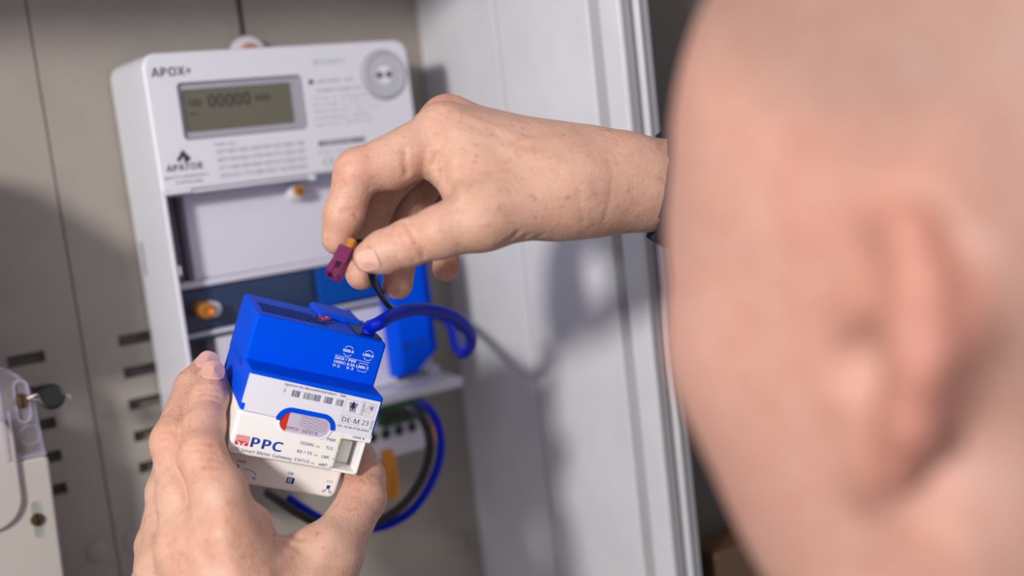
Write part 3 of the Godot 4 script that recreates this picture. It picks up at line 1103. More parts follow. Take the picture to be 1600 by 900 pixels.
# ---------------------------------------------------------------- neighbouring terminal box with its clear cover
func make_terminal_box() -> void:
	var root := thing("terminal_box", "beige meter terminal box with a clear plastic cover at the left edge of the cabinet", "terminal box", Vector3(0.03, 1.3375, 0.0), Basis(Vector3.BACK, -0.035))
	var xr := 0.0905      # right edge, from the root
	var yt := 0.1755
	var g := Geo.new()
	g.slab(Vector3(-0.09, 0.0, 0.004), Vector3(xr, yt, 0.0600), 0.0030, 0.0020)
	part("housing", g, M.beige, root)
	var g2 := Geo.new()
	g2.slab(Vector3(-0.088, 0.0, 0.050), Vector3(0.0735, yt - 0.0005, 0.0690), 0.0180, 0.0020, Transform3D(), 10)
	var raise := Geo.new()
	raise.slab(Vector3(-0.088, yt - 0.036, 0.050), Vector3(0.0735, yt + 0.030, 0.0640), 0.0170, 0.0020, Transform3D(), 10)
	part("raised_plate", raise, M.beige, root)
	# clear cover above
	var c := Geo.new()
	var poly := PackedVector2Array([Vector2(-0.088, yt + 0.0005), Vector2(xr - 0.001, yt + 0.0005), Vector2(xr - 0.003, yt + 0.030)])
	for i in 9:
		var a := PI / 2 * i / 8
		poly.push_back(Vector2(xr - 0.034 + cos(a) * 0.030, yt + 0.034 + sin(a) * 0.024))
	poly.push_back(Vector2(-0.088, yt + 0.058))
	c.prism(poly, 0.0560, 0.0580)
	part("clear_cover", c, M.clear, root)
	var rimg := Geo.new()
	var path := []
	for i in range(1, poly.size()):
		path.push_back(Vector3(poly[i].x, poly[i].y, 0.0))
	for i in path.size() - 1:
		var a: Vector3 = path[i]
		var b: Vector3 = path[i + 1]
		var s := (b - a).normalized().cross(Vector3.BACK) * -0.0016
		var loopa := PackedVector3Array([a + Vector3(0, 0, 0.006), a + Vector3(0, 0, 0.058), a + s + Vector3(0, 0, 0.058), a + s + Vector3(0, 0, 0.006)])
		var loopb := PackedVector3Array([b + Vector3(0, 0, 0.006), b + Vector3(0, 0, 0.058), b + s + Vector3(0, 0, 0.058), b + s + Vector3(0, 0, 0.006)])
		rimg.loft([loopa, loopb])
	rimg.slab(Vector3(-0.088, yt + 0.0005, 0.053), Vector3(xr - 0.001, yt + 0.0025, 0.0600), 0.0006, 0.0005)
	part("cover_edge", rimg, M.clear_edge, root)
	var rib := Geo.new()
	rib.slab(Vector3(0.0668, yt + 0.0025, 0.057), Vector3(0.0690, yt + 0.052, 0.0660), 0.0006, 0.0005)
	rib.slab(Vector3(0.0715, yt + 0.0025, 0.057), Vector3(0.0728, yt + 0.030, 0.0640), 0.0006, 0.0005)
	part("cover_rib", rib, M.clear_edge, root)
	var uh := Geo.new()
	uh.prism(PackedVector2Array([Vector2(-0.16, 0.2380), Vector2(0.062, 0.2500), Vector2(0.062, 0.3200), Vector2(0.014, 0.3610), Vector2(-0.16, 0.3650)]), 0.004, 0.100)
	part("upper_housing", uh, M.beige, root)
	var inner := Geo.new()
	inner.slab(Vector3(-0.085, yt, 0.004), Vector3(0.0830, yt + 0.048, 0.0300), 0.004, 0.002)
	part("inner_block", inner, M.void, root)
	var sc := Vector3(0.0805, yt + 0.0335, 0.0580)
	var ob := Geo.new()
	ob.ring(Geo.rrect(sc.x - 0.0042, sc.y - 0.0125, sc.x + 0.0042, sc.y + 0.0125, 0.0041, 8), Geo.rrect(sc.x - 0.0030, sc.y - 0.0113, sc.x + 0.0030, sc.y + 0.0113, 0.0029, 8), 0.0575, 0.0600)
	part("screw_slot", ob, M.clear_edge, root)
	box_screw(sc, 0.0042, root)
	var circ := Geo.new()
	circ.ring(ngon(Vector2(0.0825, yt + 0.0135), 0.0058, 28), ngon(Vector2(0.0825, yt + 0.0135), 0.0053, 28), 0.0578, 0.0586)
	part("moulded_circle", circ, M.clear_edge, root)
	var s2 := Vector3(0.0798, yt - 0.0350, 0.0600)
	var so := Geo.new()
	so.ring(Geo.rrect(s2.x - 0.0028, s2.y - 0.0112, s2.x + 0.0028, s2.y + 0.0112, 0.0027, 8), Geo.rrect(s2.x - 0.0021, s2.y - 0.0105, s2.x + 0.0021, s2.y + 0.0105, 0.0020, 8), 0.0597, 0.0604)
	part("adjusting_slot", so, M.beige, root)
	var sd := Geo.new()
	sd.slab(Vector3(s2.x - 0.0021, s2.y - 0.0105, 0.0590), Vector3(s2.x + 0.0021, s2.y + 0.0105, 0.0602), 0.0020, 0.0001)
	part("slot_floor", sd, M.slot_grey, root)
	box_screw(s2, 0.0037, root)
	# seal hanging on the screw
	var w: Vector3 = root.transform * (sc + Vector3(0.0152, 0.0000, 0.0040))
	var seal := thing("security_seal", "round black lead seal on a twisted wire beside the clear terminal cover", "seal", w)
	var ds := Geo.new()
	var ax := Vector3(0.05, 0.42, 0.9).normalized()
	ds.lathe(Vector3.ZERO, ax, PackedVector2Array([Vector2(0.0068, -0.0016), Vector2(0.0074, -0.0010), Vector2(0.0074, 0.0012), Vector2(0.0066, 0.0018), Vector2(0.0060, 0.0013), Vector2(0, 0.0012)]), 32)
	part("disc", ds, M.dark, seal, 30.0)
	var back_: Vector3 = root.transform * (sc + Vector3(0.003, 0.001, 0.002)) - w
	for k in 2:
		var wg := Geo.new()
		wg.tube([back_ + Vector3(0, 0.0008 * k, 0), back_ * 0.6 + Vector3(0, 0.002 - 0.003 * k, 0.001), Vector3(-0.0060, 0.0005 - 0.001 * k, 0.0), Vector3(0.0, 0.0, 0.0), Vector3(0.0075, -0.0005, 0.0004), Vector3(0.0102, -0.002 - 0.001 * k, 0.001)], 0.0004, 8, 6)
		part("wire", wg, M.wire, seal)

func ngon(c: Vector2, r: float, n: int) -> PackedVector2Array:
	var o := PackedVector2Array()
	for i in n:
		o.push_back(c + Vector2.from_angle(TAU * i / n) * r)
	return o

func box_screw(p: Vector3, r: float, parent: Node) -> void:
	var g := Geo.new()
	g.lathe(p, Vector3.BACK, PackedVector2Array([Vector2(r, -0.002), Vector2(r, 0.0012), Vector2(r * 0.85, 0.0020), Vector2(0, 0.0021)]), 24)
	var s := part("screw", g, M.bronze, parent)
	var x := Geo.new()
	x.box(Vector3(-r * 0.13, -r * 0.95, 0.0017), Vector3(r * 0.13, r * 0.95, 0.0023), Transform3D(Basis(), p))
	part("drive_slot", x, M.dark, s)

# ---------------------------------------------------------------- the hand-held gateway, in millimetres from its upper front left corner
var GW := Transform3D(Basis(Vector3(0.903656, -0.3808, 0.191901), Vector3(0.342845, 0.917467, 0.207734), Vector3(-0.255446, -0.1215, 0.959268)), Vector3(0.196916, 1.590478, 0.228999))

func make_gateway() -> void:
	var base := Vector3(0.033, -0.081, -0.020)
	var root := thing("smart_meter_gateway", "blue and white gateway box held in the left hand, printed label on its front", "gateway", GW * base, GW.basis)
	var o := Transform3D(Basis().scaled(Vector3.ONE * 0.001), -base)      # geometry in mm
	var ot := Transform3D(Basis(), -base)                                # lettering in m
	# core and lower housing
	var core := Geo.new()
	core.slab(Vector3(0.5, -81, -46), Vector3(60.5, -30, 8), 4.0, 2.0, o)
	part("lower_housing", core, M.gw_white, root)
	# blue upper cover
	var up := Geo.new()
	up.slab(Vector3(0, -30, -48), Vector3(66, 0, 0), 2.2, 1.6, o)
	up.slab(Vector3(0, -42, -46), Vector3(66, -22.3, 20), 1.6, 1.3, o)
	var cover := part("blue_cover", up, M.blue, root)
	# white front block around the port recess
	var wf := Geo.new()
	wf.slab(Vector3(0, -63, -2), Vector3(51.8, -41.6, 20), 2.4, 1.5, o)
	wf.box(Vector3(44, -46.3, 4), Vector3(51.8, -41.7, 19.9), o)
	wf.slab(Vector3(48, -46.3, -2), Vector3(66, -41.8, 19.8), 0.8, 0.6, o)
	wf.slab(Vector3(50.5, -63.2, -2), Vector3(64, -61.7, 19.2), 0.5, 0.4, o)
	wf.slab(Vector3(62.4, -63.2, -2), Vector3(64, -45.5, 19.2), 0.5, 0.4, o)
	var front := part("front_block", wf, M.gw_white, root)
	var pr := Geo.new()
	pr.box(Vector3(51.4, -62, 0), Vector3(62.6, -46, 6.5), o)
	part("port_recess", pr, M.gw_grey, front)
	var pc := Geo.new()
	pc.slab(Vector3(55.2, -61.5, 6.4), Vector3(61.0, -50, 8.6), 0.5, 0.4, o)
	part("port_socket", pc, M.gw_white, front)
	# window with the security sticker
	var st := Geo.new()
	st.prism(stadium(24.65, 39.65, -43.05, 4.85, 10), 19.2, 20.06, o)
	var win := part("sticker_window", st, M.sticker, root)
	var sr := Geo.new()
	var rp := PackedVector2Array()
	for i in 11:
		var a := PI / 2 + PI * i / 10
		rp.push_back(Vector2(minf(24.65 + cos(a) * 4.75, 23.6), -43.05 + sin(a) * 4.75))
	sr.prism(rp, 20.06, 20.10, o)
	part("red_strip", sr, M.sticker_red, win)
	var gl := Geo.new()
	for k in 11:
		var pth := PackedVector2Array()
		for i in 24:
			var x := 29.3 + i * 0.6
			var y := -38.9 - k * 0.62 + 0.9 * sin(x * 0.42 + k * 0.16) * (1.0 if k % 2 else -0.8)
			if Vector2(maxf(x - 39.65, 0.0), y + 43.05).length() < 4.5:
				pth.push_back(Vector2(x, y))
		if pth.size() > 2:
			gl.stroke(pth, 0.14, 20.06, 20.09, o)
	part("guilloche", gl, M.sticker_line, win)
	lettering("EPPC0.", 0.0238, 0.0298, -0.0466, 0.0014, 0.02008, M.sticker_ink, win, false, ot)
	lettering("34767 8", 0.0315, 0.0390, -0.0470, 0.0014, 0.02008, M.sticker_ink, win, false, ot)
	var rg := Geo.new()
	var upo := PackedVector2Array()
	var lower := PackedVector2Array()
	for i in 25:
		var a := PI * i / 24
		var cx := 39.65 if a < PI / 2 else 24.65
		upo.push_back(Vector2(cx + cos(a) * 6.8, -43.05 + sin(a) * 6.8))
		lower.push_back(Vector2(cx - cos(PI - a) * 5.8, -43.05 - sin(a) * 5.8))
	var ins := PackedVector2Array()
	for i in range(24, -1, -1):
		var a := PI * i / 24
		var cx := 39.65 if a < PI / 2 else 24.65
		ins.push_back(Vector2(cx + cos(a) * 4.85, -43.05 + sin(a) * 4.85))
	var ringp := PackedVector2Array()
	ringp.append_array(upo)
	ringp.push_back(Vector2(17.85, -43.0))
	ringp.append_array(ins)
	ringp = PackedVector2Array()
	ringp.append_array(upo)
	ringp.append_array(ins)
	rg.prism(ringp, 19.5, 20.7, o)
	part("window_rim", rg, M.blue, cover)
	var rw := Geo.new()
	var low := PackedVector2Array()
	for i in 25:
		var a := PI + PI * i / 24
		var cx := 24.65 if a < PI * 1.5 else 39.65
		low.push_back(Vector2(cx + cos(a) * 5.6, -43.05 + sin(a) * 5.6))
	for i in range(24, -1, -1):
		var a := PI + PI * i / 24
		var cx := 24.65 if a < PI * 1.5 else 39.65
		low.push_back(Vector2(cx + cos(a) * 4.85, -43.05 + sin(a) * 4.85))
	rw.prism(low, 19.6, 20.5, o)
	part("window_rim", rw, M.gw_white, front)
	# printed label
	var lb := Geo.new()
	var lp := PackedVector2Array([Vector2(0.25, -24.0), Vector2(64.9, -24.9), Vector2(64.9, -43.6), Vector2(46.9, -43.4)])
	for i in 25:
		var a := PI * i / 24
		if a > 0.12 and a < PI - 0.18:
			var cx := 39.65 if a < PI / 2 else 24.65
			lp.push_back(Vector2(cx + cos(a) * 7.1, -43.05 + sin(a) * 7.1))
	lp.append_array(PackedVector2Array([Vector2(17.4, -42.0), Vector2(2.15, -41.6), Vector2(2.1, -38.3), Vector2(0.25, -38.1)]))
	lb.prism(lp, 19.9, 20.08, o)
	var label := part("front_label", lb, M.label, root)
	var ln := Geo.new()
	ln.stroke(PackedVector2Array([Vector2(2.1, -41.75), Vector2(17.6, -42.15)]), 0.16, 20.05, 20.12, o)
	part("printed_line", ln, M.ink_pale, label)
	for b in [[48.0, 56.4, -26.7, -33.1], [56.4, 63.3, -26.5, -33.1], [47.85, 57.9, -34.6, -38.5]]:
		var fr := Geo.new()
		fr.stroke(PackedVector2Array([Vector2(b[0], b[2]), Vector2(b[1], b[2]), Vector2(b[1], b[3]), Vector2(b[0], b[3]), Vector2(b[0], b[2])]), 0.13, 20.05, 20.11, o)
		part("printed_frame", fr, M.ink_pale, label)
	var z := 0.02009
	lettering("Eigentum des Messstellenbetreibers", 0.0173, 0.0425, -0.0262, 0.0012, z, M.ink, label, false, ot)
	lettering("TWR", 0.0442, 0.0474, -0.0263, 0.0012, z, M.ink, label, false, ot)
	var bc := Geo.new()
	var rng := RandomNumberGenerator.new()
	rng.seed = 21
	for zone in [[21.8, 25.6], [27.3, 35.6], [37.6, 41.6], [43.6, 47.4]]:
		var bx: float = zone[0]
		while bx < zone[1] - 0.3:
			var bw := rng.randf_range(0.16, 0.55)
			bc.box(Vector3(bx, -30.8, 20.0), Vector3(bx + bw, -27.6, 20.12), o)
			bx += bw + rng.randf_range(0.18, 0.45)
	part("barcode", bc, M.ink, label)
	var sm := Geo.new()
	for k in 3:
		sm.box(Vector3(17.6 + k * 0.45, -29.6, 20.0), Vector3(17.8 + k * 0.45, -27.6, 20.1), o)
	part("small_bars", sm, M.ink_pale, label)
	# heraldic eagle
	var eg := Geo.new()
	var c := Vector2(52.2, -29.4)
	eg.prism(PackedVector2Array([c + Vector2(0.35, 1.9), c + Vector2(0.55, 1.0), c + Vector2(0.7, -0.9), c + Vector2(0, -2.2), c + Vector2(-0.7, -0.9), c + Vector2(-0.55, 1.0), c + Vector2(-0.75, 1.75), c + Vector2(-0.2, 2.1)]), 20.05, 20.13, o)
	for s in [-1.0, 1.0]:
		for k in 5:
			var r := 2.2 - 0.17 * k
			var y := 1.45 - 0.62 * k
			eg.stroke(PackedVector2Array([c + Vector2(s * 0.45, 0.9 - 0.25 * k), c + Vector2(s * r * 0.7, y), c + Vector2(s * r, y - 0.55)]), 0.34, 20.05, 20.13, o)
		eg.stroke(PackedVector2Array([c + Vector2(s * 0.3, -0.9), c + Vector2(s * 1.0, -1.6), c + Vector2(s * 1.15, -2.0)]), 0.25, 20.05, 20.13, o)
	part("eagle_emblem", eg, M.ink, label)
	lettering("BSI", 0.0510, 0.0540, -0.0324, 0.0012, z, M.ink, label, true, ot)
	lettering("0750/0811", -0.0031, 0.0031, -0.0006, 0.0011, 0.0, M.ink, label, false, ot * Transform3D(Basis(Vector3.BACK, PI / 2), Vector3(0.0574, -0.0296, z)))
	var sk := Geo.new()
	for k in 4:
		sk.stroke(PackedVector2Array([Vector2(58.8 + k * 0.75, -31.6), Vector2(59.4 + k * 0.75, -29.0), Vector2(60.4 + k * 0.75, -27.4)]), 0.13, 20.05, 20.11, o)
	sk.stroke(PackedVector2Array([Vector2(58.4, -30.2), Vector2(58.8, -32.0), Vector2(60.4, -32.5), Vector2(62.6, -29.2), Vector2(62.3, -27.2), Vector2(60.6, -27.0), Vector2(58.4, -30.2)]), 0.13, 20.05, 20.11, o)
	part("plug_drawing", sk, M.ink_pale, label)
	lettering("R", 0.0608, 0.0622, -0.0297, 0.0016, z, M.ink, label, true, ot)
	lettering("DE-M", 0.0487, 0.0572, -0.0378, 0.0023, z, M.ink, label, false, ot)
	lettering("23", 0.0587, 0.0620, -0.0377, 0.0024, z, M.ink, label, false, ot)
	lettering("0102", -0.0022, 0.0022, -0.0006, 0.0012, 0.0, M.ink, label, false, ot * Transform3D(Basis(Vector3.BACK, PI / 2), Vector3(0.0637, -0.0368, z)))
	lettering("DE-18-M-PTB-0041", 0.0475, 0.0632, -0.0407, 0.0011, z, M.ink, label, false, ot)
	# print on the white front
	z = 0.02002
	lettering("HAN", 0.0566, 0.0604, -0.0450, 0.0012, z - 0.0002, M.ink, front, false, ot)
	var ht := Geo.new()
	ht.prism(PackedVector2Array([Vector2(61.2, -44.1), Vector2(62.5, -44.1), Vector2(61.85, -45.0)]), 19.78, 19.86, o)
	part("arrow_mark", ht, M.ink, front)
	lettering("PPC", 0.0096, 0.0248, -0.0583, 0.0048, z, M.logo_blue, front, true, ot)
	var lg := Geo.new()
	lg.slab(Vector3(2.3, -58.4, 19.9), Vector3(8.6, -53.6, 20.06), 0.5, 0.02, o)
	var logo := part("logo_square", lg, M.logo_red, front)
	var lw := Geo.new()
	for k in 4:
		var yy := -54.3 - 0.62 * k
		lw.stroke(PackedVector2Array([Vector2(2.4, yy), Vector2(3.9, yy + 0.32), Vector2(5.4, yy - 0.1), Vector2(7.0, yy + 0.3), Vector2(8.5, yy)]), 0.17, 20.05, 20.1, o)
	for k in 5:
		lw.stroke(PackedVector2Array([Vector2(3.1 + k * 1.15, -53.7), Vector2(3.3 + k * 1.1, -56.3)]), 0.14, 20.05, 20.1, o)
	for s in [-1.0, 1.0]:
		lw.prism(PackedVector2Array([Vector2(5.45 + s * 0.45, -58.3), Vector2(5.45 + s * 0.5, -57.3), Vector2(5.45 + s * 2.9, -56.2), Vector2(5.45 + s * 1.5, -57.3), Vector2(5.45 + s * 1.2, -58.3)]), 20.05, 20.1, o)
	part("logo_tree", lw, M.gw_white, logo)
	lettering("LTE Smart Meter Gateway", 0.0017, 0.0307, -0.0613, 0.0016, z, M.ink, front, false, ot)
	for r in [["SIGNAL", 32.3, 39.4, -52.7, 40.9, -52.3], ["RX / TX", 32.0, 39.3, -57.0, 41.1, -56.6], ["STATUS", 31.7, 39.2, -61.2, 40.8, -60.8], ["PWR", 44.5, 48.6, -48.6, 50.2, -48.3], ["TLS", 45.0, 48.5, -52.7, 50.3, -52.4], ["LMC", 44.3, 48.4, -57.4, 50.2, -56.8], ["wMT", 43.9, 48.2, -61.4, 50.0, -61.0]]:
		lettering(r[0], r[1] / 1000, r[2] / 1000, r[3] / 1000, 0.0015, z, M.ink, front, false, ot)
		var lamp := Geo.new()
		lamp.slab(Vector3(r[4] - 0.9, r[5] - 0.5, 19.7), Vector3(r[4] + 1.1, r[5] + 0.45, 20.12), 0.4, 0.05, o)
		part("indicator_lamp", lamp, M.led_yellow if r[0] in ["PWR", "TLS"] else M.led, front)
	# print on the lower housing
	z = 0.00802
	lettering("PWR", 0.0088, 0.0128, -0.0706, 0.0013, z, M.ink, root, false, ot)
	lettering("N", 0.0180, 0.0192, -0.0779, 0.0014, z, M.ink, root, false, ot)
	lettering("SIM", 0.0339, 0.0366, -0.0723, 0.0014, z, M.logo_blue, root, false, ot)
	lettering("CLS", 0.0540, 0.0568, -0.0729, 0.0013, z, M.ink_pale, root, false, ot)
	var ic := Geo.new()
	ic.stroke(PackedVector2Array([Vector2(12.5, -73.2), Vector2(17.0, -73.8), Vector2(18.6, -74.6), Vector2(19.2, -75.8)]), 0.25, 7.95, 8.1, o)
	ic.stroke(PackedVector2Array([Vector2(9.4, -71.6), Vector2(9.0, -72.5), Vector2(10.2, -72.3), Vector2(9.5, -73.5)]), 0.4, 7.95, 8.1, o)
	ic.slab(Vector3(34.2, -76.7, 7.9), Vector3(38.0, -73.6, 8.08), 0.5, 0.02, o)
	ic.slab(Vector3(54.6, -75.9, 7.9), Vector3(56.4, -74.2, 8.08), 0.2, 0.02, o)
	for s in [-1.0, 1.0]:
		ic.ring(ngon_scaled(Vector2(55.4 + s * 1.7, -77.6), 0.85, 0.6), ngon_scaled(Vector2(55.4 + s * 1.7, -77.6), 0.6, 0.38), 7.95, 8.08, o)
		ic.stroke(PackedVector2Array([Vector2(55.5, -75.9), Vector2(55.4 + s * 1.4, -77.1)]), 0.25, 7.95, 8.08, o)
	part("icon_print", ic, M.logo_blue, root)
	var chip := Geo.new()
	for i in 2:
		for j in 3:
			chip.box(Vector3(34.8 + i * 1.1, -76.2 + j * 0.8, 8.07), Vector3(35.6 + i * 1.1, -75.7 + j * 0.8, 8.13), o)
	part("chip_contacts", chip, M.gw_white, root)
	# print on the blue cover
	z = 0.00002
	lettering("WAN-A", 0.0452, 0.0508, -0.0087, 0.0014, z, M.gw_white, cover, true, ot)
	lettering("LMN-A", 0.0556, 0.0612, -0.0087, 0.0014, z, M.gw_white, cover, true, ot)
	lettering("DATA + PWR", 0.0425, 0.0533, -0.0131, 0.0013, z, M.gw_white, cover, true, ot)
	lettering("12VDC: 0.3A", 0.0422, 0.0532, -0.0151, 0.0013, z, M.gw_white, cover, true, ot)
	lettering("V+ 2;", 0.0423, 0.0460, -0.0171, 0.0013, z, M.gw_white, cover, true, ot)
	lettering("V- 3", 0.0493, 0.0529, -0.0170, 0.0013, z, M.gw_white, cover, true, ot)
	lettering("LMN-1", 0.0540, 0.0602, -0.0152, 0.0014, z, M.gw_white, cover, true, ot)
	var bl := Geo.new()
	bl.stroke(PackedVector2Array([Vector2(42.0, -11.2), Vector2(60.2, -11.6)]), 0.16, -0.05, 0.08, o)
	for cx in [48.0, 58.5]:
		for s in [0.0, PI]:
			var ap := PackedVector2Array()
			for i in 9:
				var a: float = s + 0.62 + (PI - 1.24) * i / 8
				ap.push_back(Vector2(cx + cos(a) * 2.5, -8.1 + sin(a) * 2.5))
			bl.stroke(ap, 0.2, -0.05, 0.08, o)
	bl.stroke(PackedVector2Array([Vector2(55.0, -13.4), Vector2(55.4, -12.6), Vector2(59.2, -12.6), Vector2(59.6, -13.4)]), 0.2, -0.05, 0.08, o)
	bl.stroke(PackedVector2Array([Vector2(55.0, -15.7), Vector2(55.4, -16.7), Vector2(59.2, -16.7), Vector2(59.6, -15.7)]), 0.2, -0.05, 0.08, o)
	part("socket_marks", bl, M.gw_white, cover)
	# top: ventilation field, antenna port, cable gland and raised hood
	var vt := Geo.new()
	for i in 17:
		for j in 10:
			var vx := 4.6 + i * 2.15 + (1.05 if j % 2 else 0.0)
			var vz := -9.4 - j * 2.2
			if vx > 38.5 + 0.28 * (vz + 9.4) :
				continue
			vt.box(Vector3(vx - 0.78, -0.2, vz - 0.80), Vector3(vx + 0.78, 0.06, vz + 0.80), o)
	var vents := part("vent_field", vt, M.vent, cover)
	vents.set_meta("kind", "stuff")
	var ho := Geo.new()
	ho.slab(Vector3(36.5, -6, -58), Vector3(60, 2.2, -30), 2.0, 2.0, o)
	part("rear_hood", ho, M.blue, cover)
	var ap_ := Geo.new()
	ap_.lathe(o * Vector3(37.5, 0.0, -22.5), GW.basis.inverse() * GW.basis.y, PackedVector2Array([Vector2(0.0052, -0.0005), Vector2(0.0052, 0.0004), Vector2(0.0044, 0.0009), Vector2(0.0040, 0.0003), Vector2(0, 0.0003)]), 24)
	var por := part("antenna_port", ap_, M.blue_dark, cover)
	var ap2 := Geo.new()
	ap2.lathe(o * Vector3(37.9, 0.4, -23.0), Vector3.UP, PackedVector2Array([Vector2(0.0033, 0), Vector2(0.0033, 0.0010), Vector2(0.0024, 0.0012), Vector2(0.0022, 0.0004), Vector2(0, 0.0004)]), 20)
	part("port_collar", ap2, M.plum_port, por)
	var cg := Geo.new()
	cg.slab(Vector3(51, -1.0, -30), Vector3(64.5, 0.35, -5), 1.5, 0.3, o)
	part("socket_opening", cg, M.blue_dark, cover)

func stadium(xa: float, xb: float, y: float, r: float, seg: int) -> PackedVector2Array:
	var o := PackedVector2Array()
	for i in seg + 1:
		var a := -PI / 2 + PI * i / seg
		o.push_back(Vector2(xb + cos(a) * r, y + sin(a) * r))
	for i in seg + 1:
		var a := PI / 2 + PI * i / seg
		o.push_back(Vector2(xa + cos(a) * r, y + sin(a) * r))
	return o

func ngon_scaled(c: Vector2, rx: float, ry: float) -> PackedVector2Array:
	var o := PackedVector2Array()
	for i in 18:
		o.push_back(c + Vector2(cos(TAU * i / 18) * rx, sin(TAU * i / 18) * ry))
	return o

# ---------------------------------------------------------------- cables
func make_cables() -> void:
	var a := thing("blue_patch_cable", "thick blue cable looping from the top of the gateway round the blue module", "cable", at(575, 522, 0.555))
	var g := Geo.new()
	var o := a.position
	g.tube(shift([GW * Vector3(0.058, 0.0044, -0.010), at(590, 506, 0.563), at(617, 491, 0.578), at(655, 483, 0.598), at(695, 489, 0.622), at(724, 507, 0.645), at(736, 528, 0.665), at(732, 545, 0.685), at(716, 549, 0.705), Vector3(0.4010, 1.536, 0.058), Vector3(0.3965, 1.545, 0.035), Vector3(0.394, 1.56, 0.015)], o), 0.0034, 16, 6)
	part("sheath", g, M.blue_cable, a)
	var pl := Geo.new()
	pl.rod(GW * Vector3(0.058, 0.0007, -0.010) - o, GW * Vector3(0.058, 0.0052, -0.010) - o, 0.0036, 0.0034, 18, 0.0004)
	part("plug", pl, M.blue_cable, a)
	# antenna lead with its plum connector between the right finger tips
	var tip := at(521, 432, 0.504)
	var ax := (at(544, 385, 0.511) - tip).normalized()
	var wd := (at(546, 440, 0.5045) - tip)
	wd = (wd - ax * wd.dot(ax)).normalized()
	var b := Basis(wd, ax, wd.cross(ax))
	var lead := thing("antenna_cable", "black antenna cable with plum square coaxial connector pinched in the right hand", "cable", tip, b)
	if b.determinant() < 0.0:
		lead.basis = Basis(wd, ax, ax.cross(wd))
	var h := Geo.new()
	var mm := Transform3D(Basis().scaled(Vector3.ONE * 0.001), Vector3.ZERO)
	var toward := 1.0 if (lead.basis.z.dot(EYE - tip) > 0.0) else -1.0
	var t := Transform3D(Basis(Vector3(0.001 * toward, 0, 0), Vector3(0, 0.001, 0), Vector3(0, 0, 0.001 * toward)), Vector3.ZERO)
	var lay := t * Transform3D(Basis(Vector3(1, 0, 0), Vector3(0, 0, -1), Vector3(0, 1, 0)), Vector3.ZERO)   # z along the plug
	h.ring(Geo.rrect(-3.9, -3.7, 3.9, 3.7, 1.1, 6), Geo.rrect(-2.7, -2.6, 2.7, 2.6, 2.4, 6), 0.0, 6.0, lay)
	h.slab(Vector3(-3.7, -3.5, 5.4), Vector3(3.7, 3.5, 14.5), 1.0, 0.5, lay)
	var house := part("connector_housing", h, M.plum, lead)
	var tab := Geo.new()
	tab.slab(Vector3(-3.0, 5.9, 3.2), Vector3(3.0, 14.0, 4.9), 0.5, 0.4, t)
	tab.box(Vector3(-2.4, 0.4, 3.3), Vector3(-1.2, 6.2, 4.3), t)
	tab.box(Vector3(1.2, 0.4, 3.3), Vector3(2.4, 6.2, 4.3), t)
	part("latch", tab, M.plum, house)
	var hole := Geo.new()
	hole.box(Vector3(-1.2, 3.0, 3.2), Vector3(1.2, 5.9, 3.85), t)
	part("latch_window", hole, M.black, house)
	var pin := Geo.new()
	pin.rod(lay * Vector3(0, 0, 1.0), lay * Vector3(0, 0, 6.0), 0.0012, 0.0012, 12, 0.0001)
	part("contact_pin", pin, M.wire, lead)
	var bore := Geo.new()
	bore.slab(Vector3(-2.8, -2.7, 5.2), Vector3(2.8, 2.7, 5.6), 2.4, 0.1, lay)
	part("bore", bore, M.dark, lead)
	var fer := Geo.new()
	fer.rod(lay * Vector3(0.6, 0, 14.4), lay * Vector3(0.6, 0, 20.0), 0.0026, 0.0023, 18, 0.0004)
	part("crimp_ferrule", fer, M.brass, lead)
	var cb := Geo.new()
	var inv := lead.transform.affine_inverse()
	var pts := []
	for p in [lead.transform * (lay * Vector3(0.6, 0, 18.0)), at(566, 381, 0.5195), at(575, 405, 0.525), at(583, 436, 0.532), at(594, 458, 0.552), at(610, 481, 0.585), at(632, 487, 0.604), at(662, 486, 0.621), at(697, 493, 0.646), at(720, 515, 0.672)]:
		pts.push_back(inv * p)
	cb.tube(pts, 0.0018, 12, 6)
	part("lead", cb, M.black, lead)
	# black and blue leads from the green plug
	var k := thing("black_lead", "black cable arcing down from the green terminal plug, inside the blue one", "cable", at(668, 720, 0.70))
	var kg := Geo.new()
	kg.tube(shift([at(636, 640, 0.742), at(652, 645, 0.725), at(666, 668, 0.714), at(671, 700, 0.706), at(661, 742, 0.70), at(636, 782, 0.692), at(600, 810, 0.684), at(562, 823, 0.676), at(510, 822, 0.668), at(470, 805, 0.664), at(440, 785, 0.67), at(418, 770, 0.68)], k.position), 0.0027, 14, 6)
	part("sheath", kg, M.black, k)
	var u := thing("blue_lead", "thin blue cable arcing down from the green terminal plug, outermost of the pair", "cable", at(690, 720, 0.70))
	var ug := Geo.new()
	ug.tube(shift([at(656, 630, 0.742), at(668, 636, 0.725), at(683, 660, 0.714), at(689, 700, 0.706), at(678, 745, 0.70), at(648, 793, 0.694), at(608, 819, 0.69), at(562, 827, 0.684), at(515, 817, 0.676), at(478, 797, 0.672), at(450, 778, 0.675)], u.position), 0.0026, 14, 6)
	part("sheath", ug, M.blue_cable, u)
	var w := thing("orange_wire", "short orange wire stub below the terminal block of the meter", "wire", at(613, 775, 0.735))
	var wg := Geo.new()
	wg.tube(shift([at(604, 706, 0.735), at(611, 735, 0.728), at(613, 758, 0.728), at(612, 776, 0.73)], w.position), 0.0044, 16, 5)
	part("insulation", wg, M.orange, w)
	var fr := thing("wire_ferrule", "small copper-coloured ferrule beside the blue and black leads", "ferrule", at(678, 690, 0.722))
	var fg := Geo.new()
	fg.rod(Vector3.ZERO, at(672, 662, 0.722) - fr.position, 0.0030, 0.0027, 16, 0.0004)
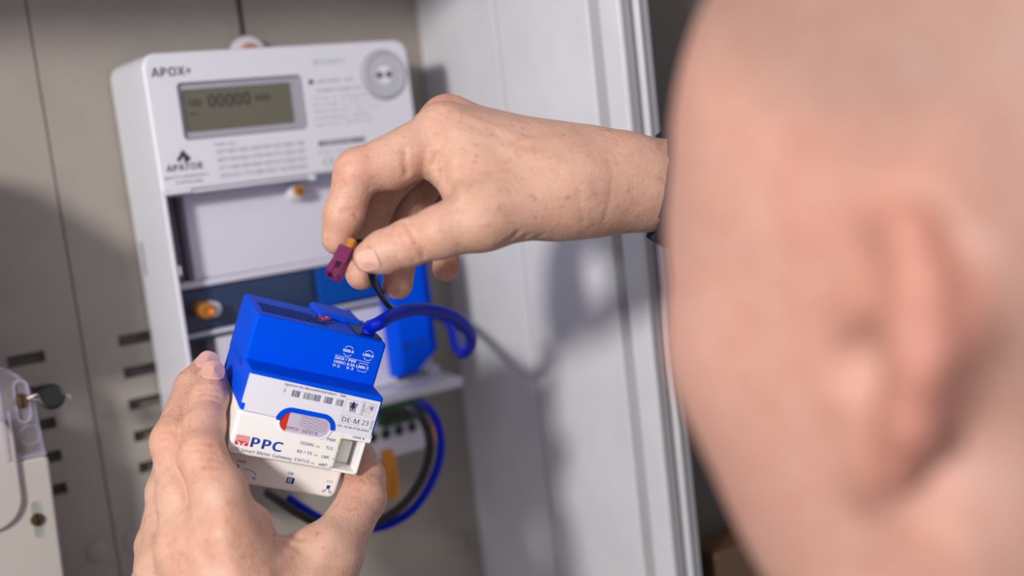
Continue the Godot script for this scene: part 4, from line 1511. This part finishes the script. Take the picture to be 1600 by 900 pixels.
	fg.lathe(at(672, 662, 0.722) - fr.position, at(671, 658, 0.722) - at(672, 662, 0.722), PackedVector2Array([Vector2(0.0036, 0), Vector2(0.0036, 0.0016), Vector2(0.0028, 0.002)]), 16)
	part("sleeve", fg, M.copper, fr)

func shift(p: Array, o: Vector3) -> Array:
	return p.map(func(q): return q - o)

# ---------------------------------------------------------------- the person
var skin_base := Color(0.61, 0.40, 0.305)

func make_person() -> void:
	var base := Vector3(0.275, 0.0, 0.62)
	var root := thing("person", "shaven-headed person in a dark navy shirt holding the gateway and pinching an antenna plug", "person", base)
	var rnd := FastNoiseLite.new()
	rnd.seed = 3
	rnd.frequency = 24.0
	rnd.fractal_octaves = 2
	right_hand(rnd)
	left_hand(rnd)
	head(rnd)
	var hid := [cap(Vector3(0.26, 1.46, 0.62), Vector3(0.27, 1.40, 0.63), 0.058, 0.062), cap(Vector3(0.46, 1.38, 0.57), Vector3(0.10, 1.37, 0.63), 0.045, 0.045, 0.03), cap(Vector3(0.28, 1.36, 0.61), Vector3(0.28, 0.95, 0.66), 0.10, 0.10, 0.03),
		cap(Vector3(0.46, 1.385, 0.57), Vector3(0.61, 1.570, 0.3655), 0.042, 0.036, 0.02), cap(Vector3(0.10, 1.37, 0.63), Vector3(0.045, 1.235, 0.41), 0.042, 0.036, 0.02),
		cap(Vector3(0.61, 1.570, 0.3655), at(1080, 291, 0.547), 0.034, 0.0205, 0.01), cap(Vector3(0.045, 1.235, 0.41), at(398, 1045, 0.497), 0.034, 0.0225, 0.01),
		cap(Vector3(0.21, 0.93, 0.66), Vector3(0.19, 0.10, 0.66), 0.07, 0.04, 0.02), cap(Vector3(0.35, 0.93, 0.66), Vector3(0.37, 0.10, 0.64), 0.07, 0.04, 0.02)]
	nets(hid, [], Vector3(-0.02, 0.02, 0.30), Vector3(0.68, 1.64, 0.80), 0.013, 0.01, func(_p): return skin_base)
	var m := skin_mesh_at(base)
	var body := MeshInstance3D.new()
	body.name = "body"
	body.mesh = m
	body.material_override = M.skin
	root.add_child(body, true)
	# clothes
	var sh := [cap(Vector3(0.28, 1.405, 0.61), Vector3(0.28, 1.36, 0.62), 0.075, 0.09), cap(Vector3(0.45, 1.38, 0.575), Vector3(0.11, 1.37, 0.635), 0.066, 0.066, 0.03), cap(Vector3(0.28, 1.30, 0.62), Vector3(0.28, 0.96, 0.66), 0.145, 0.155, 0.05),
		cap(Vector3(0.37, 1.27, 0.61), Vector3(0.36, 0.96, 0.66), 0.10, 0.11, 0.05), cap(Vector3(0.19, 1.27, 0.63), Vector3(0.20, 0.96, 0.66), 0.10, 0.11, 0.05),
		cap(Vector3(0.455, 1.385, 0.572), Vector3(0.61, 1.570, 0.3655), 0.062, 0.050, 0.03), cap(Vector3(0.105, 1.37, 0.63), Vector3(0.045, 1.235, 0.41), 0.062, 0.050, 0.03),
		cap(Vector3(0.61, 1.570, 0.3655), at(1050, 289, 0.541), 0.049, 0.0305, 0.015), cap(Vector3(0.045, 1.235, 0.41), at(394, 1120, 0.50), 0.049, 0.033, 0.015),
		["-c", Vector3(0.265, 1.44, 0.62), Vector3(0.26, 1.56, 0.60), 0.066, 0.066, 0.004],
		["-e", at(760, 262, 0.540), Basis(), Vector3.ONE * 0.0850, 0.001], ["-c", at(960, 280, 0.538), at(1085, 291, 0.546), 0.0212, 0.0212, 0.002]]
	nets(sh, [], Vector3(-0.08, 0.80, 0.20), Vector3(0.74, 1.68, 0.86), 0.006, 0.01, func(_p): return Color.WHITE)
	garment("shirt", root, base, M.navy_cloth)
	var tr := [cap(Vector3(0.28, 0.93, 0.66), Vector3(0.28, 0.86, 0.66), 0.145, 0.14, 0.03), cap(Vector3(0.205, 0.87, 0.66), Vector3(0.195, 0.48, 0.645), 0.092, 0.066, 0.03), cap(Vector3(0.195, 0.48, 0.645), Vector3(0.19, 0.07, 0.66), 0.066, 0.055, 0.02),
		cap(Vector3(0.355, 0.87, 0.66), Vector3(0.365, 0.48, 0.635), 0.092, 0.066, 0.03), cap(Vector3(0.365, 0.48, 0.635), Vector3(0.37, 0.07, 0.65), 0.066, 0.055, 0.02)]
	nets(tr, [], Vector3(0.05, 0.0, 0.46), Vector3(0.52, 1.10, 0.84), 0.012, 0.01, func(_p): return Color.WHITE)
	garment("trousers", root, base, M.trousers)
	for f in [Vector3(0.185, 0, 0.66), Vector3(0.375, 0, 0.65)]:
		nets([cap(f + Vector3(0, 0.045, 0.03), f + Vector3(0, 0.036, -0.10), 0.044, 0.034, 0.02), cap(f + Vector3(0, 0.036, -0.10), f + Vector3(0, 0.034, -0.17), 0.036, 0.032, 0.02), cap(f + Vector3(0, 0.05, 0.01), f + Vector3(0, 0.10, 0.01), 0.044, 0.046, 0.02),
			["-e", f + Vector3(0, -0.1, 0), Basis(), Vector3(0.5, 0.101, 0.5), 0.002]], [], f + Vector3(-0.09, -0.02, -0.26), f + Vector3(0.09, 0.18, 0.12), 0.008, 0.01, func(_p): return Color.WHITE)
		garment("shoe", root, base, M.shoe)
	# nails
	for n in nail_spots:
		var g := Geo.new()
		nail(g, n[0], n[1], n[2], n[3], n[4], n[5])
		var no := part("fingernail", g, M.nail, root, 60.0)
		no.position = -base
	# eyes, brows
	for s in [-1.0, 1.0]:
		var e := Geo.new()
		e.ball(hd(s * 0.032, 0.003, 0.0795), Vector3.ONE * 0.0125)
		var eo := part("eye", e, M.eye, root)
		eo.position = -base
		var ir := Geo.new()
		ir.ball(hd(s * 0.032, 0.002, 0.0885), Vector3(0.0056, 0.0056, 0.0036))
		part("iris", ir, M.iris, eo)
		var br := Geo.new()
		br.tube([hd(s * 0.014, 0.0215, 0.0985), hd(s * 0.030, 0.027, 0.0945), hd(s * 0.047, 0.022, 0.079)], 0.0032, 10, 5)
		var bo := part("eyebrow", br, M.brow, root)
		bo.position = -base
	var lp := Geo.new()
	lp.tube([hd(-0.022, -0.0655, 0.0855), hd(-0.010, -0.061, 0.0955), hd(0, -0.0625, 0.0975), hd(0.010, -0.061, 0.0955), hd(0.022, -0.0655, 0.0855)], 0.0036, 10, 5)
	lp.tube([hd(-0.020, -0.0665, 0.0855), hd(0, -0.0705, 0.0965), hd(0.020, -0.0665, 0.0855)], 0.0042, 10, 5)
	var lo_ := part("lips", lp, M.lip, root)
	lo_.position = -base

func skin_mesh_at(base: Vector3) -> ArrayMesh:
	for i in skin_v.size():
		skin_v[i] -= base
	return skin_mesh()

func garment(called: String, root: Node3D, base: Vector3, mat: Material) -> void:
	var o := MeshInstance3D.new()
	o.name = called
	o.mesh = skin_mesh_at(base)
	o.material_override = mat
	root.add_child(o, true)

var nail_spots := []

# a curved nail plate: centre, direction to the tip, outward direction, half width, half length, radius of its curve
func nail(g: Geo, c: Vector3, d: Vector3, up: Vector3, hw: float, hl: float, rad: float) -> void:
	d = d.normalized()
	up = (up - d * up.dot(d)).normalized()
	var s := d.cross(up)
	var loops := []
	var n := 24
	for lay in 4:
		var shrink_: float = [0.96, 1.0, 0.97, 0.001][lay]
		var lift_: float = [-0.0012, -0.0002, 0.00035, 0.00055][lay]
		var l := PackedVector3Array()
		for i in n:
			var a := TAU * i / n
			var ca := cos(a)
			var sa := sin(a)
			var u := signf(ca) * pow(absf(ca), 0.62) * shrink_
			var v := signf(sa) * pow(absf(sa), 0.72) * shrink_
			var th := u * hw / rad
			l.push_back(c + d * (v * hl) + s * (sin(th) * (rad + lift_)) + up * ((cos(th) - 1.0) * rad + cos(th) * lift_ - 0.0008 * maxf(v, 0.0) * v))
		loops.push_back(l)
	g.loft(loops)

func tint_hand(rnd: FastNoiseLite, red: Array) -> Callable:
	return func(p: Vector3) -> Color:
		var n := rnd.get_noise_3dv(p) * 0.5 + 0.5
		var c := skin_base.lerp(Color(0.58, 0.33, 0.23), n * 0.55)
		for q in red:
			var w := exp(-p.distance_squared_to(q[0]) / (q[1] * q[1])) * float(q[2])
			c = c.lerp(Color(0.62, 0.28, 0.21), w)
		return c

func right_hand(rnd: FastNoiseLite) -> void:
	var wr := at(962, 280, 0.538)
	var fa := at(1085, 291, 0.546)
	var im := at(694, 206, 0.530)
	var ip := at(558, 268, 0.519)
	var id_ := at(537, 336, 0.520)
	var it := at(528, 373, 0.523)
	var mm_ := at(700, 193, 0.549)
	var mp := at(592, 297, 0.544)
	var md := at(571, 372, 0.545)
	var mt := at(565, 428, 0.543)
	var rm := at(718, 208, 0.567)
	var rp := at(642, 312, 0.562)
	var rd := at(626, 388, 0.560)
	var rt := at(621, 444, 0.556)
	var pm := at(744, 230, 0.583)
	var pp := at(688, 318, 0.580)
	var pd := at(694, 376, 0.578)
	var pt := at(696, 419, 0.573)
	var tc := at(890, 300, 0.525)
	var tm := at(752, 340, 0.507)
	var ti := at(640, 379, 0.504)
	var tt := at(576, 402, 0.508)
	var palm := [cap(fa, wr, 0.0222, 0.0200, 0.01), cap(wr, at(1000, 300, 0.537), 0.0185, 0.0175, 0.01),
		cap(wr, at(880, 272, 0.538), 0.0185, 0.0195, 0.012), cap(at(900, 268, 0.538), im, 0.0175, 0.0125, 0.012), cap(at(900, 262, 0.545), mm_, 0.0165, 0.0125, 0.012),
		cap(at(900, 275, 0.555), rm, 0.0150, 0.0115, 0.012), cap(at(900, 290, 0.560), pm, 0.0140, 0.0110, 0.012),
		cap(at(930, 305, 0.530), tc, 0.0180, 0.0195, 0.012), cap(tc, tm, 0.0190, 0.0140, 0.012), cap(at(850, 290, 0.530), at(740, 262, 0.531), 0.0200, 0.0160, 0.012),
		cap(at(735, 270, 0.531), at(705, 252, 0.532), 0.0130, 0.0125, 0.010), cap(at(699, 262, 0.523), at(716, 304, 0.517), 0.0058, 0.0062, 0.006), cap(at(725, 250, 0.525), at(760, 310, 0.515), 0.011, 0.012, 0.012)]
	var fingers := [
		[cap(im, at(640, 236, 0.525), 0.0125, 0.0112, 0.004), cap(at(640, 236, 0.525), ip, 0.0112, 0.0100, 0.004), cap(ip, id_, 0.0100, 0.0087, 0.004), cap(id_, it, 0.0087, 0.0076, 0.004), ["e", at(612, 262, 0.524), Basis(), Vector3(0.010, 0.010, 0.010), 0.008]],
		[cap(mm_, mp, 0.0125, 0.0102, 0.004), cap(mp, md, 0.0100, 0.0088, 0.004), cap(md, mt, 0.0088, 0.0078, 0.004)],
		[cap(rm, rp, 0.0115, 0.0098, 0.004), cap(rp, rd, 0.0095, 0.0084, 0.004), cap(rd, rt, 0.0084, 0.0076, 0.004)],
		[cap(pm, pp, 0.0105, 0.0086, 0.004), cap(pp, pd, 0.0084, 0.0076, 0.004), cap(pd, pt, 0.0076, 0.0068, 0.004)],
		[cap(tm, at(690, 362, 0.504), 0.0140, 0.0112, 0.005), cap(at(690, 362, 0.504), ti, 0.0112, 0.0100, 0.005), cap(ti, at(600, 394, 0.506), 0.0100, 0.0093, 0.004), cap(at(600, 394, 0.506), tt, 0.0093, 0.0070, 0.004)]]
	var creases := [
		[[[616, 350], [628, 372], [640, 392], [648, 407]], 0.0012, 0.0007], [[[630, 346], [645, 367], [657, 386], [662, 400]], 0.0013, 0.0010], [[[646, 346], [658, 364], [668, 384]], 0.0013, 0.0005], [[[606, 362], [616, 380], [622, 396]], 0.0012, 0.0004],
		[[[632, 236], [633, 254], [636, 272]], 0.0015, 0.0013], [[[684, 242], [680, 256], [683, 272]], 0.0016, 0.0016], [[[664, 240], [660, 262], [662, 276]], 0.0020, 0.0006],
		[[[538, 331], [550, 328], [563, 331]], 0.0014, 0.0006], [[[556, 280], [568, 287], [578, 294]], 0.0016, 0.0008],
		[[[690, 258], [696, 286], [708, 312]], 0.0018, 0.0010], [[[712, 250], [716, 280], [722, 306]], 0.0030, -0.0010],
		[[[903, 300], [908, 326], [912, 346]], 0.0014, 0.0005], [[[950, 250], [955, 296], [948, 330], [945, 345]], 0.0014, 0.0004], [[[978, 270], [998, 288], [1016, 296]], 0.0014, 0.0004], [[[985, 250], [1005, 262], [1020, 264]], 0.0014, 0.0003],
		[[[796, 387], [810, 378], [824, 370]], 0.0015, 0.0010], [[[780, 384], [796, 374], [808, 364]], 0.0015, 0.0007], [[[832, 374], [846, 368]], 0.0015, 0.0005],
		[[[700, 172], [760, 196], [830, 222]], 0.0030, -0.0007], [[[722, 205], [790, 228], [860, 250]], 0.0034, -0.0006], [[[770, 320], [840, 300], [910, 292]], 0.0040, -0.0006],
		[[[676, 168], [690, 174], [704, 172]], 0.0012, 0.0003], [[[672, 180], [688, 186], [706, 182]], 0.0012, 0.0003], [[[538, 252], [548, 258], [556, 250]], 0.0012, 0.0004]]
	var lo := at(700, 260, 0.54)
	var hi := lo
	for p in [fa, wr, im, ip, it, mt, rt, pt, pm, tm, tt, rp, pp, at(1040, 210, 0.54), at(1040, 360, 0.54)]:
		lo = lo.min(p)
		hi = hi.max(p)
	var redness := [[at(690, 160, 0.54), 0.014, 0.5], [at(548, 250, 0.51), 0.012, 0.35], [it, 0.012, 0.35], [mt, 0.012, 0.5], [rt, 0.012, 0.5], [pt, 0.012, 0.5], [tt, 0.008, 0.2], [at(640, 375, 0.494), 0.010, 0.25]]
	nets(palm, fingers, lo - Vector3.ONE * 0.034, hi + Vector3.ONE * 0.030, 0.00105, 0.007, tint_hand(rnd, redness), creases)
	nail_on(at(600, 394, 0.506), tt, 0.0093, 0.0070, 0.72, EYE - tt + LENS * Vector3(0.0, 0.09, 0), 0.0052, 0.0063)

func left_hand(rnd: FastNoiseLite) -> void:
	var wr := at(398, 1035, 0.500)
	var fa := at(394, 1180, 0.500)
	var im := at(352, 836, 0.503)
	var ip := at(315, 712, 0.520)
	var id_ := at(326, 624, 0.546)
	var it := at(331, 592, 0.5565)
	var mm_ := at(292, 858, 0.512)
	var mp := at(272, 690, 0.538)
	var md := at(303, 606, 0.566)
	var mt := at(322, 578, 0.576)
	var rm := at(258, 890, 0.527)
	var rp := at(262, 768, 0.556)
	var rd := at(284, 650, 0.588)
	var rt := at(304, 592, 0.598)
	var pm := at(240, 925, 0.545)
	var pp := at(240, 852, 0.575)
	var pd := at(258, 760, 0.595)
	var pt := at(272, 715, 0.604)
	var tc := at(462, 985, 0.518)
	var tm := at(514, 872, 0.533)
	var ti := at(567, 779, 0.560)
	var tt := at(565, 714, 0.584)
	var palm := [cap(fa, wr, 0.0235, 0.0225, 0.01), cap(wr, im, 0.0215, 0.0128, 0.012), cap(wr, mm_, 0.0215, 0.0128, 0.012), cap(wr, rm, 0.0205, 0.0120, 0.012), cap(wr, pm, 0.0185, 0.0110, 0.012),
		cap(wr, tc, 0.0205, 0.0200, 0.012), cap(tc, tm, 0.0200, 0.0145, 0.012), cap(at(405, 940, 0.515), at(388, 872, 0.513), 0.0190, 0.0140, 0.012),
		cap(at(410, 900, 0.520), at(480, 872, 0.532), 0.0135, 0.0120, 0.012), cap(at(420, 940, 0.520), at(470, 930, 0.526), 0.0170, 0.0170, 0.012), cap(at(380, 850, 0.513), at(395, 812, 0.517), 0.0120, 0.0070, 0.010)]
	var fingers := [
		[cap(im, at(340, 770, 0.510), 0.0128, 0.0122, 0.004), cap(at(345, 775, 0.511), ip, 0.0124, 0.0104, 0.004), cap(ip, at(319, 668, 0.533), 0.0106, 0.0094, 0.004), cap(at(319, 668, 0.533), id_, 0.0094, 0.0090, 0.004), cap(id_, it, 0.0089, 0.0076, 0.004)],
		[cap(mm_, at(285, 775, 0.523), 0.0125, 0.0112, 0.004), cap(at(285, 775, 0.523), mp, 0.0112, 0.0106, 0.004), cap(mp, md, 0.0104, 0.0092, 0.004), cap(md, mt, 0.0090, 0.0078, 0.004)],
		[cap(rm, rp, 0.0115, 0.0100, 0.004), cap(rp, rd, 0.0096, 0.0086, 0.004), cap(rd, rt, 0.0086, 0.0076, 0.004)],
		[cap(pm, pp, 0.0105, 0.0088, 0.004), cap(pp, pd, 0.0084, 0.0076, 0.004), cap(pd, pt, 0.0076, 0.0068, 0.004)],
		[cap(tm, ti, 0.0140, 0.0110, 0.006), cap(ti, at(570, 746, 0.571), 0.0110, 0.0098, 0.004), cap(at(570, 746, 0.571), tt, 0.0096, 0.0076, 0.004)]]
	var creases := [
		[[[296, 695], [314, 691], [334, 697]], 0.0013, 0.0005], [[[292, 704], [314, 702], [338, 707]], 0.0013, 0.0007], [[[290, 714], [314, 714], [340, 719]], 0.0013, 0.0006], [[[294, 726], [316, 728], [338, 730]], 0.0013, 0.0004], [[[300, 740], [318, 746], [336, 742]], 0.0015, 0.0004],
		[[[308, 610], [324, 606], [341, 611]], 0.0012, 0.0004], [[[306, 618], [324, 614], [343, 619]], 0.0012, 0.0006], [[[306, 627], [324, 624], [344, 629]], 0.0012, 0.0004],
		[[[250, 676], [263, 672], [279, 678]], 0.0013, 0.0005], [[[247, 686], [262, 683], [281, 690]], 0.0013, 0.0006], [[[247, 697], [262, 696], [281, 702]], 0.0013, 0.0004],
		[[[242, 752], [250, 750], [256, 756]], 0.0013, 0.0005], [[[560, 764], [572, 755], [583, 752]], 0.0013, 0.0007], [[[556, 776], [570, 769], [583, 766]], 0.0013, 0.0005],
		[[[430, 834], [448, 837], [470, 842]], 0.0020, 0.0008], [[[430, 838], [450, 846], [470, 860]], 0.0024, 0.0006], 
		[[[318, 790], [314, 830], [318, 868]], 0.0040, 0.0010], [[[268, 800], [262, 840], [262, 880]], 0.0040, 0.0010],
		[[[350, 790], [352, 840], [366, 898]], 0.0042, -0.0009], [[[290, 800], [292, 850], [316, 898]], 0.0042, -0.0009], [[[520, 830], [508, 866], [490, 898]], 0.0040, -0.0007], [[[470, 850], [440, 880], [420, 898]], 0.0035, -0.0006]]
	var lo := at(400, 900, 0.52)
	var hi := lo
	for p in [fa, wr, im, ip, it, mt, rt, pt, pm, pp, tm, tt, ti, mp]:
		lo = lo.min(p)
		hi = hi.max(p)
	var redness := [[at(312, 708, 0.511), 0.012, 0.45], [at(262, 688, 0.53), 0.011, 0.4], [it, 0.011, 0.4], [mt, 0.011, 0.4], [at(565, 760, 0.555), 0.012, 0.4], [at(326, 620, 0.54), 0.008, 0.3], [at(350, 850, 0.49), 0.015, 0.25], [at(285, 865, 0.50), 0.015, 0.25]]
	nets(palm, fingers, lo - Vector3.ONE * 0.032, hi + Vector3.ONE * 0.030, 0.00105, 0.007, tint_hand(rnd, redness), creases)
	nail_on(id_, it, 0.0089, 0.0076, 0.84, EYE - it + LENS * Vector3(0.02, -0.10, 0), 0.0060, 0.0070)
	nail_on(md, mt, 0.0090, 0.0078, 0.95, EYE - mt + LENS * Vector3(-0.05, -0.20, 0), 0.0056, 0.0066)
	nail_on(rd, rt, 0.0086, 0.0076, 0.92, EYE - rt + LENS * Vector3(-0.2, -0.30, 0), 0.0050, 0.0058)

# a nail seated on a finger's last segment
func nail_on(a: Vector3, b: Vector3, ra: float, rb: float, t: float, up: Vector3, hw: float, hl: float) -> void:
	var d := (b - a).normalized()
	up = (up - d * up.dot(d)).normalized()
	var r := lerpf(ra, rb, t)
	var slope := (b + up * rb) - (a + up * ra)
	nail_spots.push_back([a.lerp(b, t) + up * (r + 0.0014), slope, up, hw, hl, r])

# head axes: x to the person's right, y up, f forward
var HC := Vector3(0.2668, 1.6105, 0.587)
const HS := 0.98
var HB := Basis.from_euler(Vector3(-0.05, 0.06, 0.0))

func hd(x: float, y: float, f: float) -> Vector3:
	return HC + HB * Vector3(x, y, -f) * HS

func he(x: float, y: float, f: float, rx: float, ry: float, rf: float, k := 0.02, kind := "e", turn := Basis()) -> Array:
	return [kind, hd(x, y, f), HB * turn, Vector3(rx, ry, rf) * HS, k]

func hc(x0: float, y0: float, f0: float, x1: float, y1: float, f1: float, ra: float, rb: float, k := 0.012, kind := "c") -> Array:
	return [kind, hd(x0, y0, f0), hd(x1, y1, f1), ra * HS, rb * HS, k]

func head(rnd: FastNoiseLite) -> void:
	var p := [he(0, 0.032, -0.012, 0.0785, 0.094, 0.098), he(0, 0.040, 0.040, 0.068, 0.066, 0.054, 0.03), he(0, -0.040, 0.035, 0.060, 0.075, 0.055, 0.03), he(0, -0.005, 0.026, 0.0690, 0.080, 0.062, 0.03)]
	p.append_array([hc(0, -0.06, -0.035, 0, -0.19, -0.045, 0.058, 0.062, 0.03), he(0, -0.104, 0.076, 0.020, 0.014, 0.014, 0.02)])
	for s in [-1.0, 1.0]:
		p.append_array([hc(s * 0.058, -0.045, 0.000, s * 0.052, -0.085, 0.018, 0.014, 0.013, 0.025), hc(s * 0.052, -0.085, 0.018, s * 0.016, -0.108, 0.072, 0.014, 0.013, 0.025),
			he(s * 0.048, -0.012, 0.058, 0.019, 0.018, 0.022, 0.03), he(s * 0.038, -0.050, 0.045, 0.018, 0.026, 0.024, 0.03), hc(s * 0.012, 0.018, 0.092, s * 0.046, 0.022, 0.070, 0.008, 0.008, 0.018)])
	p.append_array([hc(0, 0.006, 0.094, 0, -0.034, 0.111, 0.0075, 0.0105, 0.012), hc(-0.011, -0.038, 0.100, 0.011, -0.038, 0.100, 0.0065, 0.0065, 0.008), he(0, -0.066, 0.082, 0.026, 0.012, 0.012, 0.015)])
	for s in [-1.0, 1.0]:
		p.append(he(s * 0.032, 0.003, 0.100, 0.017, 0.010, 0.018, 0.012, "-e"))
		p.append(hc(s * 0.0055, -0.043, 0.106, s * 0.0055, -0.034, 0.104, 0.0026, 0.002, 0.002, "-c"))
	p.append(hc(-0.022, -0.066, 0.094, 0.022, -0.066, 0.094, 0.0022, 0.0022, 0.004, "-c"))
	for s in [-1.0, 1.0]:
		p.append(hc(s * 0.024, 0.0105, 0.091, s * 0.041, 0.0095, 0.085, 0.0042, 0.0038, 0.006))
		p.append(hc(s * 0.024, -0.0050, 0.089, s * 0.041, -0.0045, 0.084, 0.0036, 0.0034, 0.006))
	# ears: out from the head and back
	for s in [-1.0, 1.0]:
		var E := func(u: float, v: float, w: float) -> Vector3:   # u back, v up, w outward
			var b := u * 0.78 - w * 0.42
			var o := u * 0.68 + w * 0.80
			return hd(s * (0.0700 + o), -0.004 + v * 0.97 + u * -0.10, 0.006 - b - v * 0.18)
		var rim := [Vector3(-0.006, 0.008, 0.004), Vector3(-0.004, 0.022, 0.005), Vector3(0.006, 0.031, 0.004), Vector3(0.018, 0.030, 0.003), Vector3(0.026, 0.020, 0.002), Vector3(0.028, 0.005, 0.002), Vector3(0.024, -0.010, 0.002), Vector3(0.015, -0.022, 0.002), Vector3(0.004, -0.029, 0.002)]
		p.append(["c", E.call(0.004, 0.004, -0.004), E.call(0.018, 0.012, -0.002), 0.012, 0.013, 0.008])
		p.append(["c", E.call(0.004, -0.010, -0.003), E.call(0.014, -0.004, -0.002), 0.010, 0.011, 0.008])
		p.append(["-c", E.call(0.004, -0.004, 0.010), E.call(0.011, 0.002, 0.010), 0.0085, 0.0085, 0.004])
		p.append(["-c", E.call(0.012, 0.018, 0.010), E.call(0.018, 0.008, 0.010), 0.0050, 0.0050, 0.004])
		for i in rim.size() - 1:
			var a: Vector3 = rim[i]
			var b: Vector3 = rim[i + 1]
			p.append(["c", E.call(a.x, a.y, a.z), E.call(b.x, b.y, b.z), 0.0042, 0.0042, 0.004])
		p.append(["c", E.call(0.004, -0.028, 0.001), E.call(0.000, -0.024, 0.000), 0.0072, 0.0062, 0.006])
		p.append(["c", E.call(0.015, 0.018, 0.003), E.call(0.018, -0.008, 0.002), 0.0038, 0.0038, 0.004])
		p.append(["c", E.call(-0.005, -0.006, 0.004), E.call(-0.004, -0.010, 0.004), 0.0042, 0.0040, 0.005])
	var tint := func(q: Vector3) -> Color:
		var l: Vector3 = HB.inverse() * (q - HC) / HS
		var f := -l.z
		var n := rnd.get_noise_3dv(q * 0.5) * 0.5 + 0.5
		var c := Color(0.53, 0.315, 0.255).lerp(Color(0.51, 0.285, 0.225), n * 0.6)
		# shaved hair: greyer skin above and behind the hairline
		var line := l.y - 0.024 - maxf(f, 0.0) * 0.75
		var hair := clampf((line if f > -0.01 else maxf(line, -f - 0.003 + minf(l.y + 0.07, 0.0))) / 0.024, 0.0, 1.0)
		if absf(l.x) > 0.080 and absf(l.y) < 0.045:
			hair = 0.0
		c = c.lerp(Color(0.345, 0.222, 0.182), hair)
		# ears are redder
		if absf(l.x) > 0.074 and f < 0.024 and f > -0.04 and absf(l.y) < 0.05:
			c = c.lerp(Color(0.47, 0.215, 0.16), clampf((absf(l.x) - 0.074) / 0.012, 0.0, 1.0) * 0.7)
		return c
	nets(p, [], HC + Vector3(-0.135, -0.22, -0.145), HC + Vector3(0.135, 0.15, 0.145), 0.0028, 0.01, tint)
